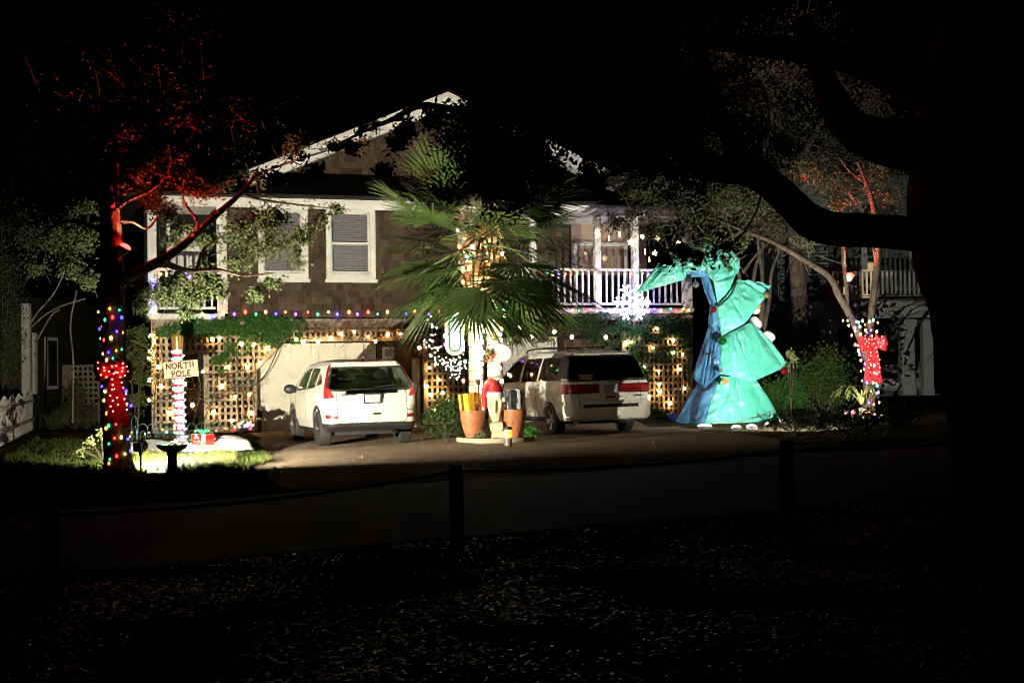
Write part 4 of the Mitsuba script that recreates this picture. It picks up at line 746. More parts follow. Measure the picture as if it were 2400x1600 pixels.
# coloured strings along the house
def string(pxs, cyc, label, v, r=.022, gain=1.0, off=0):
    gain *= 1.8
    t = thing('string_light', label, 'string light', 'string lights'); P = [hp(fac(x, y, v)[0], v, fac(x, y, v)[1]) for x, y in pxs]
    bulbs(t, P, [cyc[(i + off) % len(cyc)] for i in range(len(P))], r, gain); put('wire', MB().tube(np.array([p + [0, 0, .035] for p in P]), .005, 4), 'wire_green', t); return P
CY = ['red', 'green', 'yellow', 'blue', 'orange', 'purple']
xs = [370, 448, 474, 497, 525, 549, 575, 600, 623, 647, 669, 693, 722, 745, 770, 791, 818, 838, 863, 885, 908, 952, 973, 1005, 1030]
string([(x, 731 + 5 * (i % 2) + (4 if x < 520 else 0)) for i, x in enumerate(xs)], CY, 'coloured bulbs strung along the foot of the shingle wall', -.12, .03, 1.1)
xs = [1195, 1215, 1228, 1272, 1297, 1315, 1325, 1342, 1357, 1377, 1400, 1440, 1523, 1534, 1550, 1572, 1585, 1602, 1615]
string([(x, 730 - 3 * (i % 2) - (x - 1195) * .008) for i, x in enumerate(xs)], ['red', 'blue', 'orange', 'green', 'red', 'orange', 'yellow'], 'coloured bulbs strung along the edge of the right porch floor', -.2, .024, 1.0, 2)
xs = list(range(1255, 1620, 14))
string([(x, 641 + 2 * (i % 2)) for i, x in enumerate(xs)], ['yellow', 'red', 'green', 'orange', 'blue'], 'coloured bulbs under the top rail of the right porch', -.08, .024, .9)
string([(359 + 4 * (i % 2), 655 + 7.5 * i) for i in range(11)], ['teal', 'blue', 'purple', 'blue', 'ice'], 'blue and purple bulbs down the left porch post', -.12, .024, 1.2)
string([(377, 643), (391, 642), (422, 638), (434, 640), (444, 646), (463, 642), (485, 641)], ['orange', 'yellow', 'blue', 'blue', 'purple', 'teal', 'orange'], 'coloured bulbs under the top rail of the left porch', -.08, .026, 1.2)
# clear lanterns on the lattice and over the garage doors
wl = [(497, 795), (515, 792), (566, 805), (594, 807), (400, 968), (451, 949), (501, 965), (551, 929), (585, 924), (580, 860), (535, 860), (353, 788), (362, 800), (352, 823), (350, 937), (350, 840), (350, 890), (694, 795), (775, 792), (800, 782), (830, 777), (863, 789), (711, 801), (909, 783), (939, 782), (983, 815), (1006, 862), (1010, 925), (1038, 920), (1020, 960), (1217, 768), (1299, 777), (1340, 790),
      (1466, 803), (1480, 802), (1540, 769), (1578, 797), (1578, 826), (1544, 870), (1593, 865), (1545, 900), (1571, 945), (1546, 918), (1560, 990), (378, 905), (433, 900), (520, 905), (476, 870), (545, 985), (590, 968), (372, 860), (610, 850), (628, 815), (745, 800), (880, 800), (1000, 905), (1030, 890), (1050, 940), (1510, 860), (1520, 930), (1605, 910), (1600, 830), (1530, 815), (1245, 790), (1420, 790)]
t = thing('lantern_string', 'warm clear lantern bulbs scattered over the lattice and garage fronts', 'string light', 'string lights'); P = []
for x, y in wl: u_, w_ = fac(x, y, -.16); P.append(hp(u_, -.16, w_))
bulbs(t, P, ['warm'] * len(P), .042, 5.0, 1.1, wt=2.5)
m = MB()
for p in P: m.tube([p + [0, 0, .05], p + [0, 0, .09]], .02, 6)
put('cap', m, 'black_plastic', t, kind='stuff')
# ------------------------------------------------------------------ left yard
rg = np.random.default_rng(5)
def ribbon_loop(m, o, d, w, L, H_, thick=.0):
    """one loop of a bow from o along d"""
    d = unit(d); up = unit(np.cross(d, [0, -1.0, 0])); t = np.linspace(0, 1, 13); a = t * 2 * np.pi
    c = o + np.outer((1 - np.cos(a)) / 2 * L, d) + np.outer(np.sin(a) * H_ * .5 * (1 - np.cos(a)) / 2 * 1.3, [0, -1, 0]); ww = (.35 + .65 * np.sin(t * np.pi)) * w
    v = np.vstack([c + up * ww[:, None] / 2, c - up * ww[:, None] / 2]); n = len(t)
    m.add(v, [[i, i + 1, n + i + 1, n + i] for i in range(n - 1)])
def bow(label, c, s, tails, glow):
    t = thing('ribbon_bow', label, 'bow', 'red bows on tree trunks'); m = MB()
    for dx, dz, L in ((-1, .25, .3), (-1, -.35, .28), (1, .3, .3), (1, -.25, .3), (-.8, .75, .16), (.8, .8, .2), (.1, .9, .12)): ribbon_loop(m, c, np.array([dx, -.15, dz]), .17 * s, L * s, .16 * s)
    m.ball(c + [0, -.05 * s, 0], np.array([.06, .05, .06]) * s, 2); put('loops', m, 'red_cloth', t, smooth=40)
    for k, tl in enumerate(tails):
        P = catmull([c + np.array(x) * s for x in tl], 5); n = len(P); w = np.linspace(.07, .13, n)[:, None] * s; z = .015 * np.sin(np.arange(n) * .9 + k)[:, None] * np.array([[0, 1, 0]])
        put('tail', MB().add(np.vstack([P + z - [1, 0, .1] * w / 2, P + z + [1, 0, .1] * w / 2]), [[i, i + 1, n + i + 1, n + i] for i in range(n - 1)]), 'red_cloth', t, smooth=True)
    b = MB()
    for p in glow: b.ball(p, .013 * s, 1)
    put('red_bulb', b, 'bulb_glass', t, emit=(15, 1.5, 1.1), wt=.8, kind='stuff')
TYL = 21.8
tree = thing('oak_tree', 'oak trunk wrapped in coloured lights with a red bow and a branch lit red', 'tree')
def L_(x, y, d=0.0): return at(x, y, TYL + d)
def limbs(paths, parent, mat='bark_rough', name='limb', f=at, n=10, sm=True):
    for P, R in paths:
        pts = catmull(P, 5); r = np.interp(np.linspace(0, len(R) - 1, len(pts)), range(len(R)), R); r = r * (1 + .16 * (meshkit.fbm(pts * 4, 2) - .5))
        put(name, MB().tube(pts, r, n), mat, parent, smooth=True)
g0 = L_(278, 1112); g0[2] = gz(g0[0]) - .05
limbs([([g0 + [.02, 0, 0], L_(275, 1060), L_(273, 950), L_(269, 840), L_(264, 740), L_(264, 650), L_(261, 560), L_(256, 450, .1), L_(262, 350, .2), L_(240, 240, .5)], [.25, .205, .185, .18, .18, .175, .165, .14, .09, .04])], tree, name='trunk', n=20)
limbs([([L_(266, 690), L_(292, 655), L_(335, 632), L_(385, 606), L_(435, 570, .6), L_(488, 520, 1.1), L_(535, 480, 1.5), L_(562, 455, 1.8), L_(600, 410, 2.2)], [.1, .085, .078, .07, .062, .056, .048, .036, .025]),
       ([L_(380, 608, .1), L_(400, 622, .5), L_(440, 634, 1.2), L_(480, 633, 1.8), L_(520, 634, 2.3), L_(570, 646, 2.6), L_(640, 640, 3.)], [.055, .05, .04, .036, .028, .018, .012]),
       ([L_(450, 560, .7), L_(462, 520, .7), L_(430, 470, .6), L_(432, 420, .6)], [.03, .026, .02, .014]), ([L_(462, 630, 1.5), L_(475, 590, 1.7), L_(510, 560, 2.), L_(560, 540, 2.4)], [.028, .024, .018, .012]),
       ([L_(262, 500), L_(300, 470), L_(360, 440, .2), L_(400, 390, .3), L_(395, 340, .3)], [.035, .03, .025, .02, .014]), ([L_(262, 520), L_(310, 520, .1), L_(345, 535, .2), L_(372, 505, .3)], [.04, .03, .022, .014]),
       ([L_(258, 480), L_(220, 440), L_(160, 420, 1.2), L_(90, 430, 2.), L_(20, 470, 2.6)], [.07, .055, .045, .03, .02]), ([L_(258, 560), L_(215, 530, .8), L_(150, 520, 2.), L_(80, 560, 2.8)], [.05, .04, .028, .016]),
       ([L_(560, 455, 1.8), L_(620, 470, 2.2), L_(700, 480, 2.8), L_(790, 490, 3.2)], [.03, .022, .016, .008]), ([L_(600, 410, 2.2), L_(680, 380, 2.3), L_(780, 350, 2.4), L_(860, 330, 2.5)], [.025, .02, .014, .008])], tree)
bl = [(410, 655, 0, 32, 4.5), (450, 690, .1, 40, 6.5), (380, 690, 0, 34, 4.5), (480, 640, .2, 34, 4), (262, 400, -3.2, 40, 2), (255, 470, -3.2, 26, .8), (340, 680, -.1, 26, 2), (500, 670, .2, 30, 3), (330, 720, 0, 16, 1), (440, 735, .2, 20, 1.2), (520, 690, .3, 22, 1.4), (600, 690, .4, 24, 1.4), (640, 660, .4, 26, 1.6), (560, 600, .3, 46, 4), (620, 570, .4, 50, 5), (690, 560, .5, 44, 6), (560, 560, .4, 46, 5), (610, 520, .4, 46, 5), (560, 530, .2, 40, 3.4), (650, 510, .5, 44, 3.6), (740, 510, .5, 40, 3), (790, 490, .6, 20, .8), (700, 610, .5, 30, 1.4), (480, 560, .1, 34, 2.4),
      (400, 560, -.3, 36, 5), (430, 540, -.35, 28, 4), (390, 500, .1, 34, 4), (350, 470, .2, 36, 5), (400, 380, .3, 44, 8), (330, 420, .1, 44, 5), (470, 430, .2, 44, 5), (520, 420, .3, 44, 1.6), (290, 430, .1, 26, 1.4), (300, 340, 0, 50, 1.6), (420, 300, .1, 60, 1.8), (380, 200, 0, 80, 1.6), (250, 200, 0, 90, 1.8), (420, 80, -.2, 90, 1.4), (120, 250, .2, 120, 2.2), (40, 350, .3, 90, 2), (170, 400, .2, 70, 2.4), (560, 300, .3, 90, 2.4), (600, 420, .3, 50, 1.0), (690, 350, .4, 50, 1.2), (780, 345, .5, 34, .8), (850, 340, .6, 26, .6),
      (60, 540, .4, 56, 3.4), (130, 560, .3, 60, 4.2), (190, 560, .2, 46, 3.6), (170, 630, .2, 40, 2.6), (80, 620, .4, 40, 1.8), (210, 660, .1, 26, 1.2), (20, 500, .5, 50, 2.4), (200, 500, .2, 40, 2)]
C = np.array([L_(x, y, d + (3.4 if y > 455 and x < 230 else np.interp(x, [300, 420], [.6, 3.0]) if y > 455 else np.interp(x, [300, 600], [.2, 2.0]))) for x, y, d, *_ in bl]); R = np.array([[r / 145., max(.3, r / 130.), r / 165.] for *_, r, w in bl]); W = np.array([b[-1] for b in bl]); W = W / W.sum()
N = 56000; kk = rg.choice(len(bl), N, p=W); pts = C[kk] + unit(rg.normal(size=(N, 3))) * np.minimum(np.abs(rg.normal(0, .62, (N, 1))) ** .75, 1.5) * R[kk]
pts = pts[meshkit.fbm(pts * 3.1, 3, 4) > .44]
v, f = leaves(pts, .075, .036, rg, up=.6); put('crown', MB().add(v, f, leafcol(len(pts), (.085, .105, .045), rg)), 'leaf_green', tree, color=True)
m = MB()
for c, r in zip(C, R):
    for _ in range(7):
        a = c + rg.normal(size=3) * r * .35; b = a + rg.normal(size=3) * r * .7; m.tube([a, (a + b) / 2 + rg.normal(size=3) * .03, b], [.008, .006, .004], 4)
put('twigs', m, 'bark_dark', tree, kind='stuff')
st_pts = [(838, 112, 'yellow'), (870, 108, 'blue'), (938, 85, 'orange'), (1020, 97, 'green'), (962, 158, 'red'), (1040, 160, 'blue'), (898, 180, 'green'), (875, 237, 'orange'), (850, 257, 'blue'), (998, 278, 'blue'), (1050, 288, 'orange'), (862, 340, 'teal'), (890, 352, 'red'), (948, 336, 'yellow'), (1040, 432, 'green'), (993, 442, 'orange'), (926, 457, 'blue'), (880, 470, 'yellow'), (965, 508, 'green'), (910, 523, 'yellow'), (870, 747, 'blue'), (896, 790, 'yellow'), (886, 868, 'yellow'), (913, 978, 'orange'), (928, 1083, 'green'), (905, 1105, 'orange'), (990, 1072, 'red'), (1052, 1042, 'yellow'), (1095, 1020, 'blue'), (1120, 912, 'blue'), (1077, 787, 'blue'), (977, 1190, 'red'), (1037, 1182, 'yellow'), (1093, 1197, 'blue'), (928, 1238, 'green'), (1102, 1297, 'blue'), (1068, 1325, 'yellow'), (997, 1342, 'red'), (938, 1370, 'green'), (930, 1405, 'orange'), (960, 890, 'green'), (978, 768, 'teal'), (1108, 1175, 'orange'), (1080, 905, 'orange')]
t = thing('string_light', 'coloured bulbs spiralling up the left oak trunk', 'string light', 'string lights')
def on_trunk(px, py, cx, rad):
    o = (px - cx) / 3400. * TYL; return -math.sqrt(max(rad ** 2 - o ** 2, 0)) - .03
P = []
for x, y, c in st_pts:
    px, py = x / 3.645, 700 + y / 3.645; P.append(L_(px, py, on_trunk(px, py, 270, .2)))
bulbs(t, P, [c for *_, c in st_pts], .019, 1.1)
hx = []
for i in range(150):
    a = i * .42; z = 1115 - i * 2.7; px = 273 - (1115 - z) * .02; hx.append(L_(px, z) + np.array([math.cos(a) * .2, math.sin(a) * .2, 0]))
put('wire', MB().tube(np.array(hx), .005, 4), 'wire_green', t)
bp = [(838, 548), (838, 593), (890, 588), (893, 613), (932, 622), (863, 650), (910, 668), (957, 578), (993, 572), (972, 640), (990, 627), (1007, 630), (1050, 552), (1083, 578), (1048, 590), (1043, 618), (1093, 618), (1068, 655), (1028, 668), (960, 687), (962, 735), (957, 775), (942, 827), (963, 870), (945, 918), (965, 960), (1040, 715), (1053, 760), (1075, 812), (1063, 855), (1087, 893), (1083, 945), (1000, 845), (1008, 905)]
bow('large lit red ribbon bow on the left oak trunk', L_(267, 868, -.27), 1.0, [[(-.02, 0, 0), (-.05, .02, -.35), (-.06, .03, -.75)], [(.03, 0, 0), (.09, .03, -.4), (.17, .06, -.85)], [(0, .02, 0), (.04, .05, -.45), (.06, .06, -.8)]], [L_(x / 3.645, 700 + y / 3.645, -.36) for x, y in bp])
# red lamps
dif('lamp_white_shade', (.6, .55, .5))
def red_lamp(label, p, aim, I, cut):
    t = thing('red_lamp', label, 'spotlight', 'red spotlights on the trees'); a = unit(aim)
    x = unit(np.cross(a, [0, 1, 0.3])); M = frame(p, x, np.cross(a, x), a)
    put('lens', MB(M).ball((0, 0, .035), (.088, .088, .05), 2), 'bulb_glass', t, smooth=True, emit=(22, .42, .3), wt=1.0)
    put('reflector', MB(M).lathe([(.03, -.12), (.055, -.08), (.085, .01), (.092, .02), (.088, .028), (.08, .01)], 20), 'lamp_white_shade', t)
    put('bracket', MB(M).tube([(0, 0, -.1), (0, .03, -.18), (-.1, .08, -.2)], .015, 6), 'black_plastic', t)
    spot(t + '_beam', p + a * .12, p + a * 5, np.array([1, .035, .02]) * I, cut, cut * .6, wt=2.0)
red_lamp('glowing red spotlight clamped to the left oak trunk below the branch fork', L_(291, 584, -.1), np.array([.5, .0, .86]), 80, 78)
# striped pole with its sign
np0 = gnd(424, 1041); npt = thing('striped_pole', 'red and white striped pole wound with white lights carrying the lettered sign', 'striped pole')
prin('pole_white', (.78, .77, .75), .4); prin('pole_red', (.6, .02, .03), .4)
ax = lambda py: at(424 + (1041 - py) * -.035, py, np0[1])
k = 0
for i in range(13):
    a, b = 1041 - i * 17.6, 1041 - i * 17.6 - 11.6
    put('white_band', MB().tube([ax(a), ax(b)], .098, 20), 'pole_white', npt); put('red_band', MB().tube([ax(b), ax(b - 6)], .1, 20), 'pole_red', npt)
put('gold_drum', MB().tube([ax(819), ax(789)], [.1, .115], 20).tube([ax(789), ax(787), ax(781)], [.125, .11, .03], 20), 'gold_foil', npt)
for i in range(10): put('rib', MB().tube([ax(819) + [math.cos(i * .63) * .104, math.sin(i * .63) * .104, 0], ax(789) + [math.cos(i * .63) * .119, math.sin(i * .63) * .119, 0]], .012, 5), 'brown_ribbon', npt)
b = [ax(1040 - i * 2.05) + np.array([math.cos(i * .75) * .12, math.sin(i * .75) * .12, 0]) for i in range(106)]
t = thing('string_light', 'white bulbs wound round the striped pole', 'string light', 'string lights'); bulbs(t, b, ['ice'] * len(b), .017, .8, 1.0, wt=.9); put('wire', MB().tube(np.array(b), .004, 4), 'white_paint', t)
s = thing('lettered_sign', 'cream sign board reading NORTH POLE fixed to the striped pole', 'sign')
SC = [at(x, y, np0[1] - .16) for x, y in ((382, 849), (463, 843), (466, 880), (384, 888))]; cx = sum(SC) / 4; ex = unit((SC[1] + SC[2]) - (SC[0] + SC[3])); ez = unit((SC[0] + SC[1]) - (SC[2] + SC[3])); ez = unit(ez - ex * np.dot(ez, ex)); SMt = frame(cx, ex, ez)
wd, ht_ = np.linalg.norm(SC[1] - SC[0]), np.linalg.norm(SC[0] - SC[3])
dif('sign_board', (.5, .45, .32)); dif('letter_brown', (.09, .02, .008))
put('board', MB(SMt).box((0, 0, -.012), (wd, ht_, .024)), 'sign_board', s)
GL = {'N': [[(0, 0), (.05, 1)], [(.05, 1), (.7, 0)], [(.7, 0), (.72, 1.05)]], 'O': [[(math.cos(a) * .42 + .42, math.sin(a) * .5 + .5) for a in np.linspace(0, 6.283, 20)]], 'R': [[(.05, 0), (.05, 1)], [(.05, 1), (.5, .95), (.55, .7), (.4, .52), (.05, .5)], [(.25, .5), (.65, 0), (.75, .02)]], 'T': [[(.35, 0), (.35, .95)], [(0, .9), (.35, 1), (.75, .92)]], 'H': [[(.05, 0), (.08, 1.1)], [(.62, 0), (.62, 1.1)], [(.05, .5), (.65, .52)]],
      'P': [[(.05, 0), (.05, 1)], [(0, 1), (.45, .98), (.55, .72), (.4, .5), (.05, .48)]], 'L': [[(.08, 1), (.05, 0)], [(.05, 0), (.5, .02), (.6, .12)]], 'E': [[(.05, 0), (.05, 1)], [(.05, 1), (.5, .97)], [(.05, .52), (.4, .52)], [(.05, 0), (.55, .03)]]}
def serif(word, x, y, h, gap):
    m = MB(SMt)
    for ch in word:
        G = GL[ch]; xmax = max(p[0] for l in G for p in l)
        for l in G: m.poly(LineString([(x + p[0] * h, y + p[1] * h) for p in l]).buffer(h * .085), .006)
        for l in G:
            for p in (l[0], l[-1]):
                if ch != 'O': m.poly(LineString([(x + (p[0] - .09) * h, y + p[1] * h), (x + (p[0] + .09) * h, y + p[1] * h)]).buffer(h * .03), .006)
        if ch == 'O': m.poly(Point(x + .42 * h, y + .12 * h).buffer(h * .09).difference(Point(x + .42 * h, y + .12 * h).buffer(h * .05)), .006)
        x += (xmax + gap) * h
    return m
put('lettering', serif('NORTH', -wd * .41, ht_ * .06, ht_ * .33, .3), 'letter_brown', s); put('lettering', serif('POLE', -wd * .27, -ht_ * .42, ht_ * .33, .3), 'letter_brown', s)
# present, sheets, bird bath, floodlight, hoop fence
gp = gnd(475, 1064); t = thing('gift_box', 'red wrapped present with green ribbon and bow covered in tiny lights on the white sheet', 'gift box'); PM = yawM(gp, 18)
dif('red_paper', (.26, .006, .005)); prin('green_ribbon', (.03, .22, .12), .4)
put('box', MB(PM).box((0, 0, .19), (.38, .36, .36)), 'red_paper', t); put('ribbon', MB(PM).box((0, 0, .19), (.07, .368, .37)).box((0, 0, .19), (.39, .07, .37)), 'green_ribbon', t)
m = MB(PM)
for k in range(7): ribbon_loop(m, np.array([0, 0, .38]), [math.cos(k * .9), math.sin(k * .9), .7], .05, .13, .06)
put('bow', m, 'green_ribbon', t)
gpts = [gp + np.array([rg.uniform(-.28, .3), rg.uniform(-.32, -.2), abs(rg.normal(.12, .12)) + .02]) for _ in range(46)] + [gp + np.array([rg.uniform(-.5, -.2), rg.uniform(-.4, -.1), rg.uniform(.02, .3)]) for _ in range(26)]
t = thing('string_light', 'tiny coloured bulbs tangled over the red present', 'string light', 'string lights'); cc = ['red', 'white', 'yellow', 'green', 'ice', 'orange', 'purple', 'red', 'blue']
bulbs(t, gpts, [cc[i % 9] for i in range(len(gpts))], .014, .8, 1.1, sub=1); put('wire', MB().tube(np.array(gpts), .003, 3), 'wire_green', t)
def drape(poly_px, h, label, seed, peaks):
    g = np.array([gnd(*p) for p in poly_px]); P = Polygon(g[:, :2]); x0, y0, x1, y1 = P.bounds; nx, ny = 46, 40
    X, Yv = np.meshgrid(np.linspace(x0, x1, nx), np.linspace(y0, y1, ny)); z = np.zeros_like(X)
    for (px, py, hh, r) in peaks: c = gnd(px, py); z = np.maximum(z, hh * np.clip(1.05 - np.hypot(X - c[0], (Yv - c[1]) * .8) / r, 0, 1) ** 1.15)
    z += .06 * meshkit.fbm(np.stack([X * 3.5, Yv * 3.5, 0 * X + seed], -1), 3, seed)
    ins = np.array([[P.buffer(.06).contains(Point(a, b)) for a, b in zip(r1, r2)] for r1, r2 in zip(X, Yv)]); i = np.arange(nx * ny).reshape(ny, nx)
    fs = [[i[a, b], i[a, b + 1], i[a + 1, b + 1], i[a + 1, b]] for a in range(ny - 1) for b in range(nx - 1) if ins[a, b] and ins[a + 1, b] and ins[a, b + 1] and ins[a + 1, b + 1]]
    v = np.stack([X, Yv, GS * (X + GX) + .075 + z], -1).reshape(-1, 3); t = thing('white_sheet', label, 'sheet', 'white sheets laid on the lawn'); put('cloth', MB().add(v, fs), 'white_cloth', t, smooth=True)
drape([(300, 1078), (378, 1074), (400, 1048), (300, 1050)], .2, 'crumpled white sheet on the grass left of the bird bath', 2, [(318, 1064, .13, 1.1), (350, 1060, .15, .9)])
drape([(425, 1074), (520, 1072), (592, 1068), (560, 1052), (440, 1052)], .25, 'white sheet with a raised peak on the grass right of the red present', 4, [(532, 1058, .2, 1.0), (560, 1060, .14, .9), (470, 1064, .06, 1.6)])
bb = gnd(404, 1118); t = thing('bird_bath', 'dark pedestal bird bath silhouetted on the lawn', 'bird bath'); dif('dark_stone', (.05, .048, .045))
put('bowl', MB().lathe([(.001, .36), (.06, .36), (.12, .375), (.2, .42), (.225, .46), (.215, .47), (.18, .43), (.001, .41)], 32, bb), 'dark_stone', t, smooth=40)
put('pedestal', MB().lathe([(.001, 0), (.13, 0), (.13, .03), (.09, .06), (.07, .14), (.062, .3), (.085, .355), (.001, .36)], 24, bb), 'dark_stone', t, smooth=40)
gb = [bb + np.array([rg.uniform(-.18, .2), rg.uniform(-.1, .15), .45 + abs(rg.normal(0, .03))]) for _ in range(30)]
t = thing('string_light', 'green and red bulbs lying in the bird bath bowl', 'string light', 'string lights'); bulbs(t, gb, [['green', 'teal', 'green', 'red', 'yellow', 'white'][i % 6] for i in range(30)], .011, .7, 1.0); put('wire', MB().tube(np.array(gb), .003, 3), 'wire_green', t)
def flood(label, p, target, I, h=.3, cut=62, beam=22, wt=5.0):
    t = thing('floodlight', label, 'floodlight', 'floodlights on stakes'); p = np.array(p); o = p + [0, 0, h]; a = unit(np.asarray(target) - o); x = unit(np.cross(a, [0, 0, 1])); M = frame(o, x, np.cross(a, x), a)
    put('housing', MB(M).lathe([(.03, -.11), (.06, -.1), (.085, .0), (.095, .06), (.088, .06), (.075, .03)], 20).box((0, 0, -.06), (.13, .13, .08)), 'black_plastic', t)
    put('lens', MB(M).lathe([(.001, .036), (.074, .034)], 20), 'bulb_glass', t, emit=np.array([1, .93, .74]) * 24, wt=.4)
    put('stake', MB().tube([p - [0, 0, .05], o - [0, 0, .05]], .014, 8).box(o - [0, 0, .09], (.04, .06, .08)), 'black_plastic', t)
    spot(t + '_beam', o + a * .07, np.asarray(target), np.array(I), cut, beam, wt); return t
def hoop_fence(label, pts, n, h):
    t = thing('hoop_fence', label, 'garden fence'); pts = catmull(pts, 8); L = np.linspace(0, len(pts) - 1, n)
    for i in range(n - 1):
        a = pts[int(L[i])]; b = pts[int(L[i + 1])]; hh = h * (1.35 if i < 1 else 1)
        for f_ in (1.0, .5):
            m_, w = (a + b) / 2, (b - a) * f_ / 2; th = np.linspace(0, np.pi, 9); arc = [m_ + w * -math.cos(x) + np.array([0, 0, hh * (.62 + .1 * f_) * (1 if f_ == 1 else .8) + math.sin(x) * hh * .28 * f_]) for x in th]
            put('hoop', MB().tube([m_ - w] + arc + [m_ + w], .008, 5), 'wire_green', t)
    put('rail_wire', MB().tube(pts + [0, 0, h * .45], .006, 5), 'wire_green', t)
hoop_fence('low green wire hoop fence edging the flower bed before the lattice', [gnd(308, 1046), gnd(370, 1044), gnd(440, 1043), gnd(520, 1042), gnd(590, 1040)], 13, .46)
fp = [(50, 800, 'yellow'), (128, 800, 'blue'), (240, 822, 'teal'), (297, 803, 'red'), (485, 762, 'orange'), (545, 795, 'teal'), (657, 745, 'yellow'), (955, 780, 'yellow'), (1035, 777, 'purple'), (1143, 787, 'green'), (1250, 775, 'yellow'), (1380, 752, 'orange'), (1505, 720, 'teal'), (1508, 760, 'red'), (1478, 792, 'red')] + [(1660 + rg.normal(0, 55), 695 + rg.normal(0, 22), c) for c in ['red', 'blue', 'purple', 'teal', 'white', 'green', 'yellow', 'orange'] * 3]
YF = gnd(420, 1043)[1]; t = thing('string_light', 'coloured bulbs along the top of the hoop fence', 'string light', 'string lights'); P = [at(300 + x / 6.03, 880 + y / 6.03, YF) for x, y, c in fp]
bulbs(t, P, [c for *_, c in fp], .022, .9, 1.0); put('wire', MB().tube(np.array(P), .004, 3), 'wire_green', t)
bn = thing('wheeled_bin', 'black bin with yellow lid rim half hidden at the edge of the left garage door', 'bin'); prin('bin_yellow', (.55, .36, .02), .5)
put('body', MB(HM).add([[-2.14, .18, .0], [-1.93, .18, .0], [-1.93, .4, .0], [-2.14, .4, .0], [-2.2, .14, .62], [-1.89, .14, .62], [-1.89, .44, .62], [-2.2, .44, .62]], [[0, 1, 5, 4], [1, 2, 6, 5], [2, 3, 7, 6], [3, 0, 4, 7], [3, 2, 1, 0], [4, 5, 6, 7]]), 'black_plastic', bn); put('lid', MB(HM).box((-2.04, .28, .345), (.32, .34, .03)), 'bin_yellow', bn); put('handle', MB(HM).box((-2.04, .12, .6), (.3, .03, .03)), 'black_plastic', bn)
# lit lawn grass, dark shrubs by the road
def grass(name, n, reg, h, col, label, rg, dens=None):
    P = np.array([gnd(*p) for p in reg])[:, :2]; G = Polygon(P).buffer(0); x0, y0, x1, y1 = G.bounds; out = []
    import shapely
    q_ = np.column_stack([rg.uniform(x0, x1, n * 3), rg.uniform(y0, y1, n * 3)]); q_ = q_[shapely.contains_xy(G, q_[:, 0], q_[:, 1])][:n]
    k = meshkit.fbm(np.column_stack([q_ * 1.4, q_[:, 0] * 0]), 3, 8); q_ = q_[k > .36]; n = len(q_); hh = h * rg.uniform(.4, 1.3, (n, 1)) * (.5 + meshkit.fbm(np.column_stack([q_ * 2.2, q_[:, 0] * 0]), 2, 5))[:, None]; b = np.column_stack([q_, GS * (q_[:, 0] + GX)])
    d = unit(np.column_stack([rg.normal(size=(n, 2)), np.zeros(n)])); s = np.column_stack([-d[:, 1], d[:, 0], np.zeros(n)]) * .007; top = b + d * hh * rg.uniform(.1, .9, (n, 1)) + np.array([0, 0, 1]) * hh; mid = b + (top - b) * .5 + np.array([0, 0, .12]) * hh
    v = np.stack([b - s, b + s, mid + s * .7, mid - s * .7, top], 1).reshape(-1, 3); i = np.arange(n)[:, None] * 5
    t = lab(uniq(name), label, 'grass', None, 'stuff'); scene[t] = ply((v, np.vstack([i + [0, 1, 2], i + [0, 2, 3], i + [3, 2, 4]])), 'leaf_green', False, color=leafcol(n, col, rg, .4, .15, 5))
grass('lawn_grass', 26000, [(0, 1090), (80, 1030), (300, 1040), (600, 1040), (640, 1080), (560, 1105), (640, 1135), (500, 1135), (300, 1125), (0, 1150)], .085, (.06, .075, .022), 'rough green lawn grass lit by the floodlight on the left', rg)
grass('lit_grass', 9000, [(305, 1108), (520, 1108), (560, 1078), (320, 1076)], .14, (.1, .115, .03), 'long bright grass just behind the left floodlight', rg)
def low_shrub(label, px, py, r, n, col=(.035, .05, .02), hgt=.4, L=.06, W=.03):
    c = gnd(px, py); plant('low_shrub', label, 'shrub', [c + [dx * r, dy * .3, hgt * (.35 + .5 * dz)] for dx, dy, dz in ((-.7, 0, .2), (0, .4, .8), (.6, .2, .5), (.1, -.5, .2), (-.3, .6, .5))], [(r * .55, r * .5, hgt * .45)] * 5, n, L, W, col, rg)
for x, y, r, lb, h in ((70, 1165, .55, 'dark low shrub at the left road edge', .4), (190, 1150, .5, 'dark low shrub left of the oak trunk', .35), (330, 1165, .4, 'dark low shrub in front of the floodlight', .25), (440, 1165, .45, 'dark ground plant before the bird bath', .26), (560, 1145, .5, 'dark ground plant where the lawn meets the drive', .25)): low_shrub(lb, x, y, r, 1500, hgt=h)
c = gnd(243, 1085); plant('sapling', 'small lit sapling left of the oak trunk foot', 'plant', [c + [-.25, .1, .35], c + [-.05, 0, .5], c + [-.4, .1, .2]], [.14, .12, .14], 170, .07, .04, (.22, .24, .1), rg, stems=c)
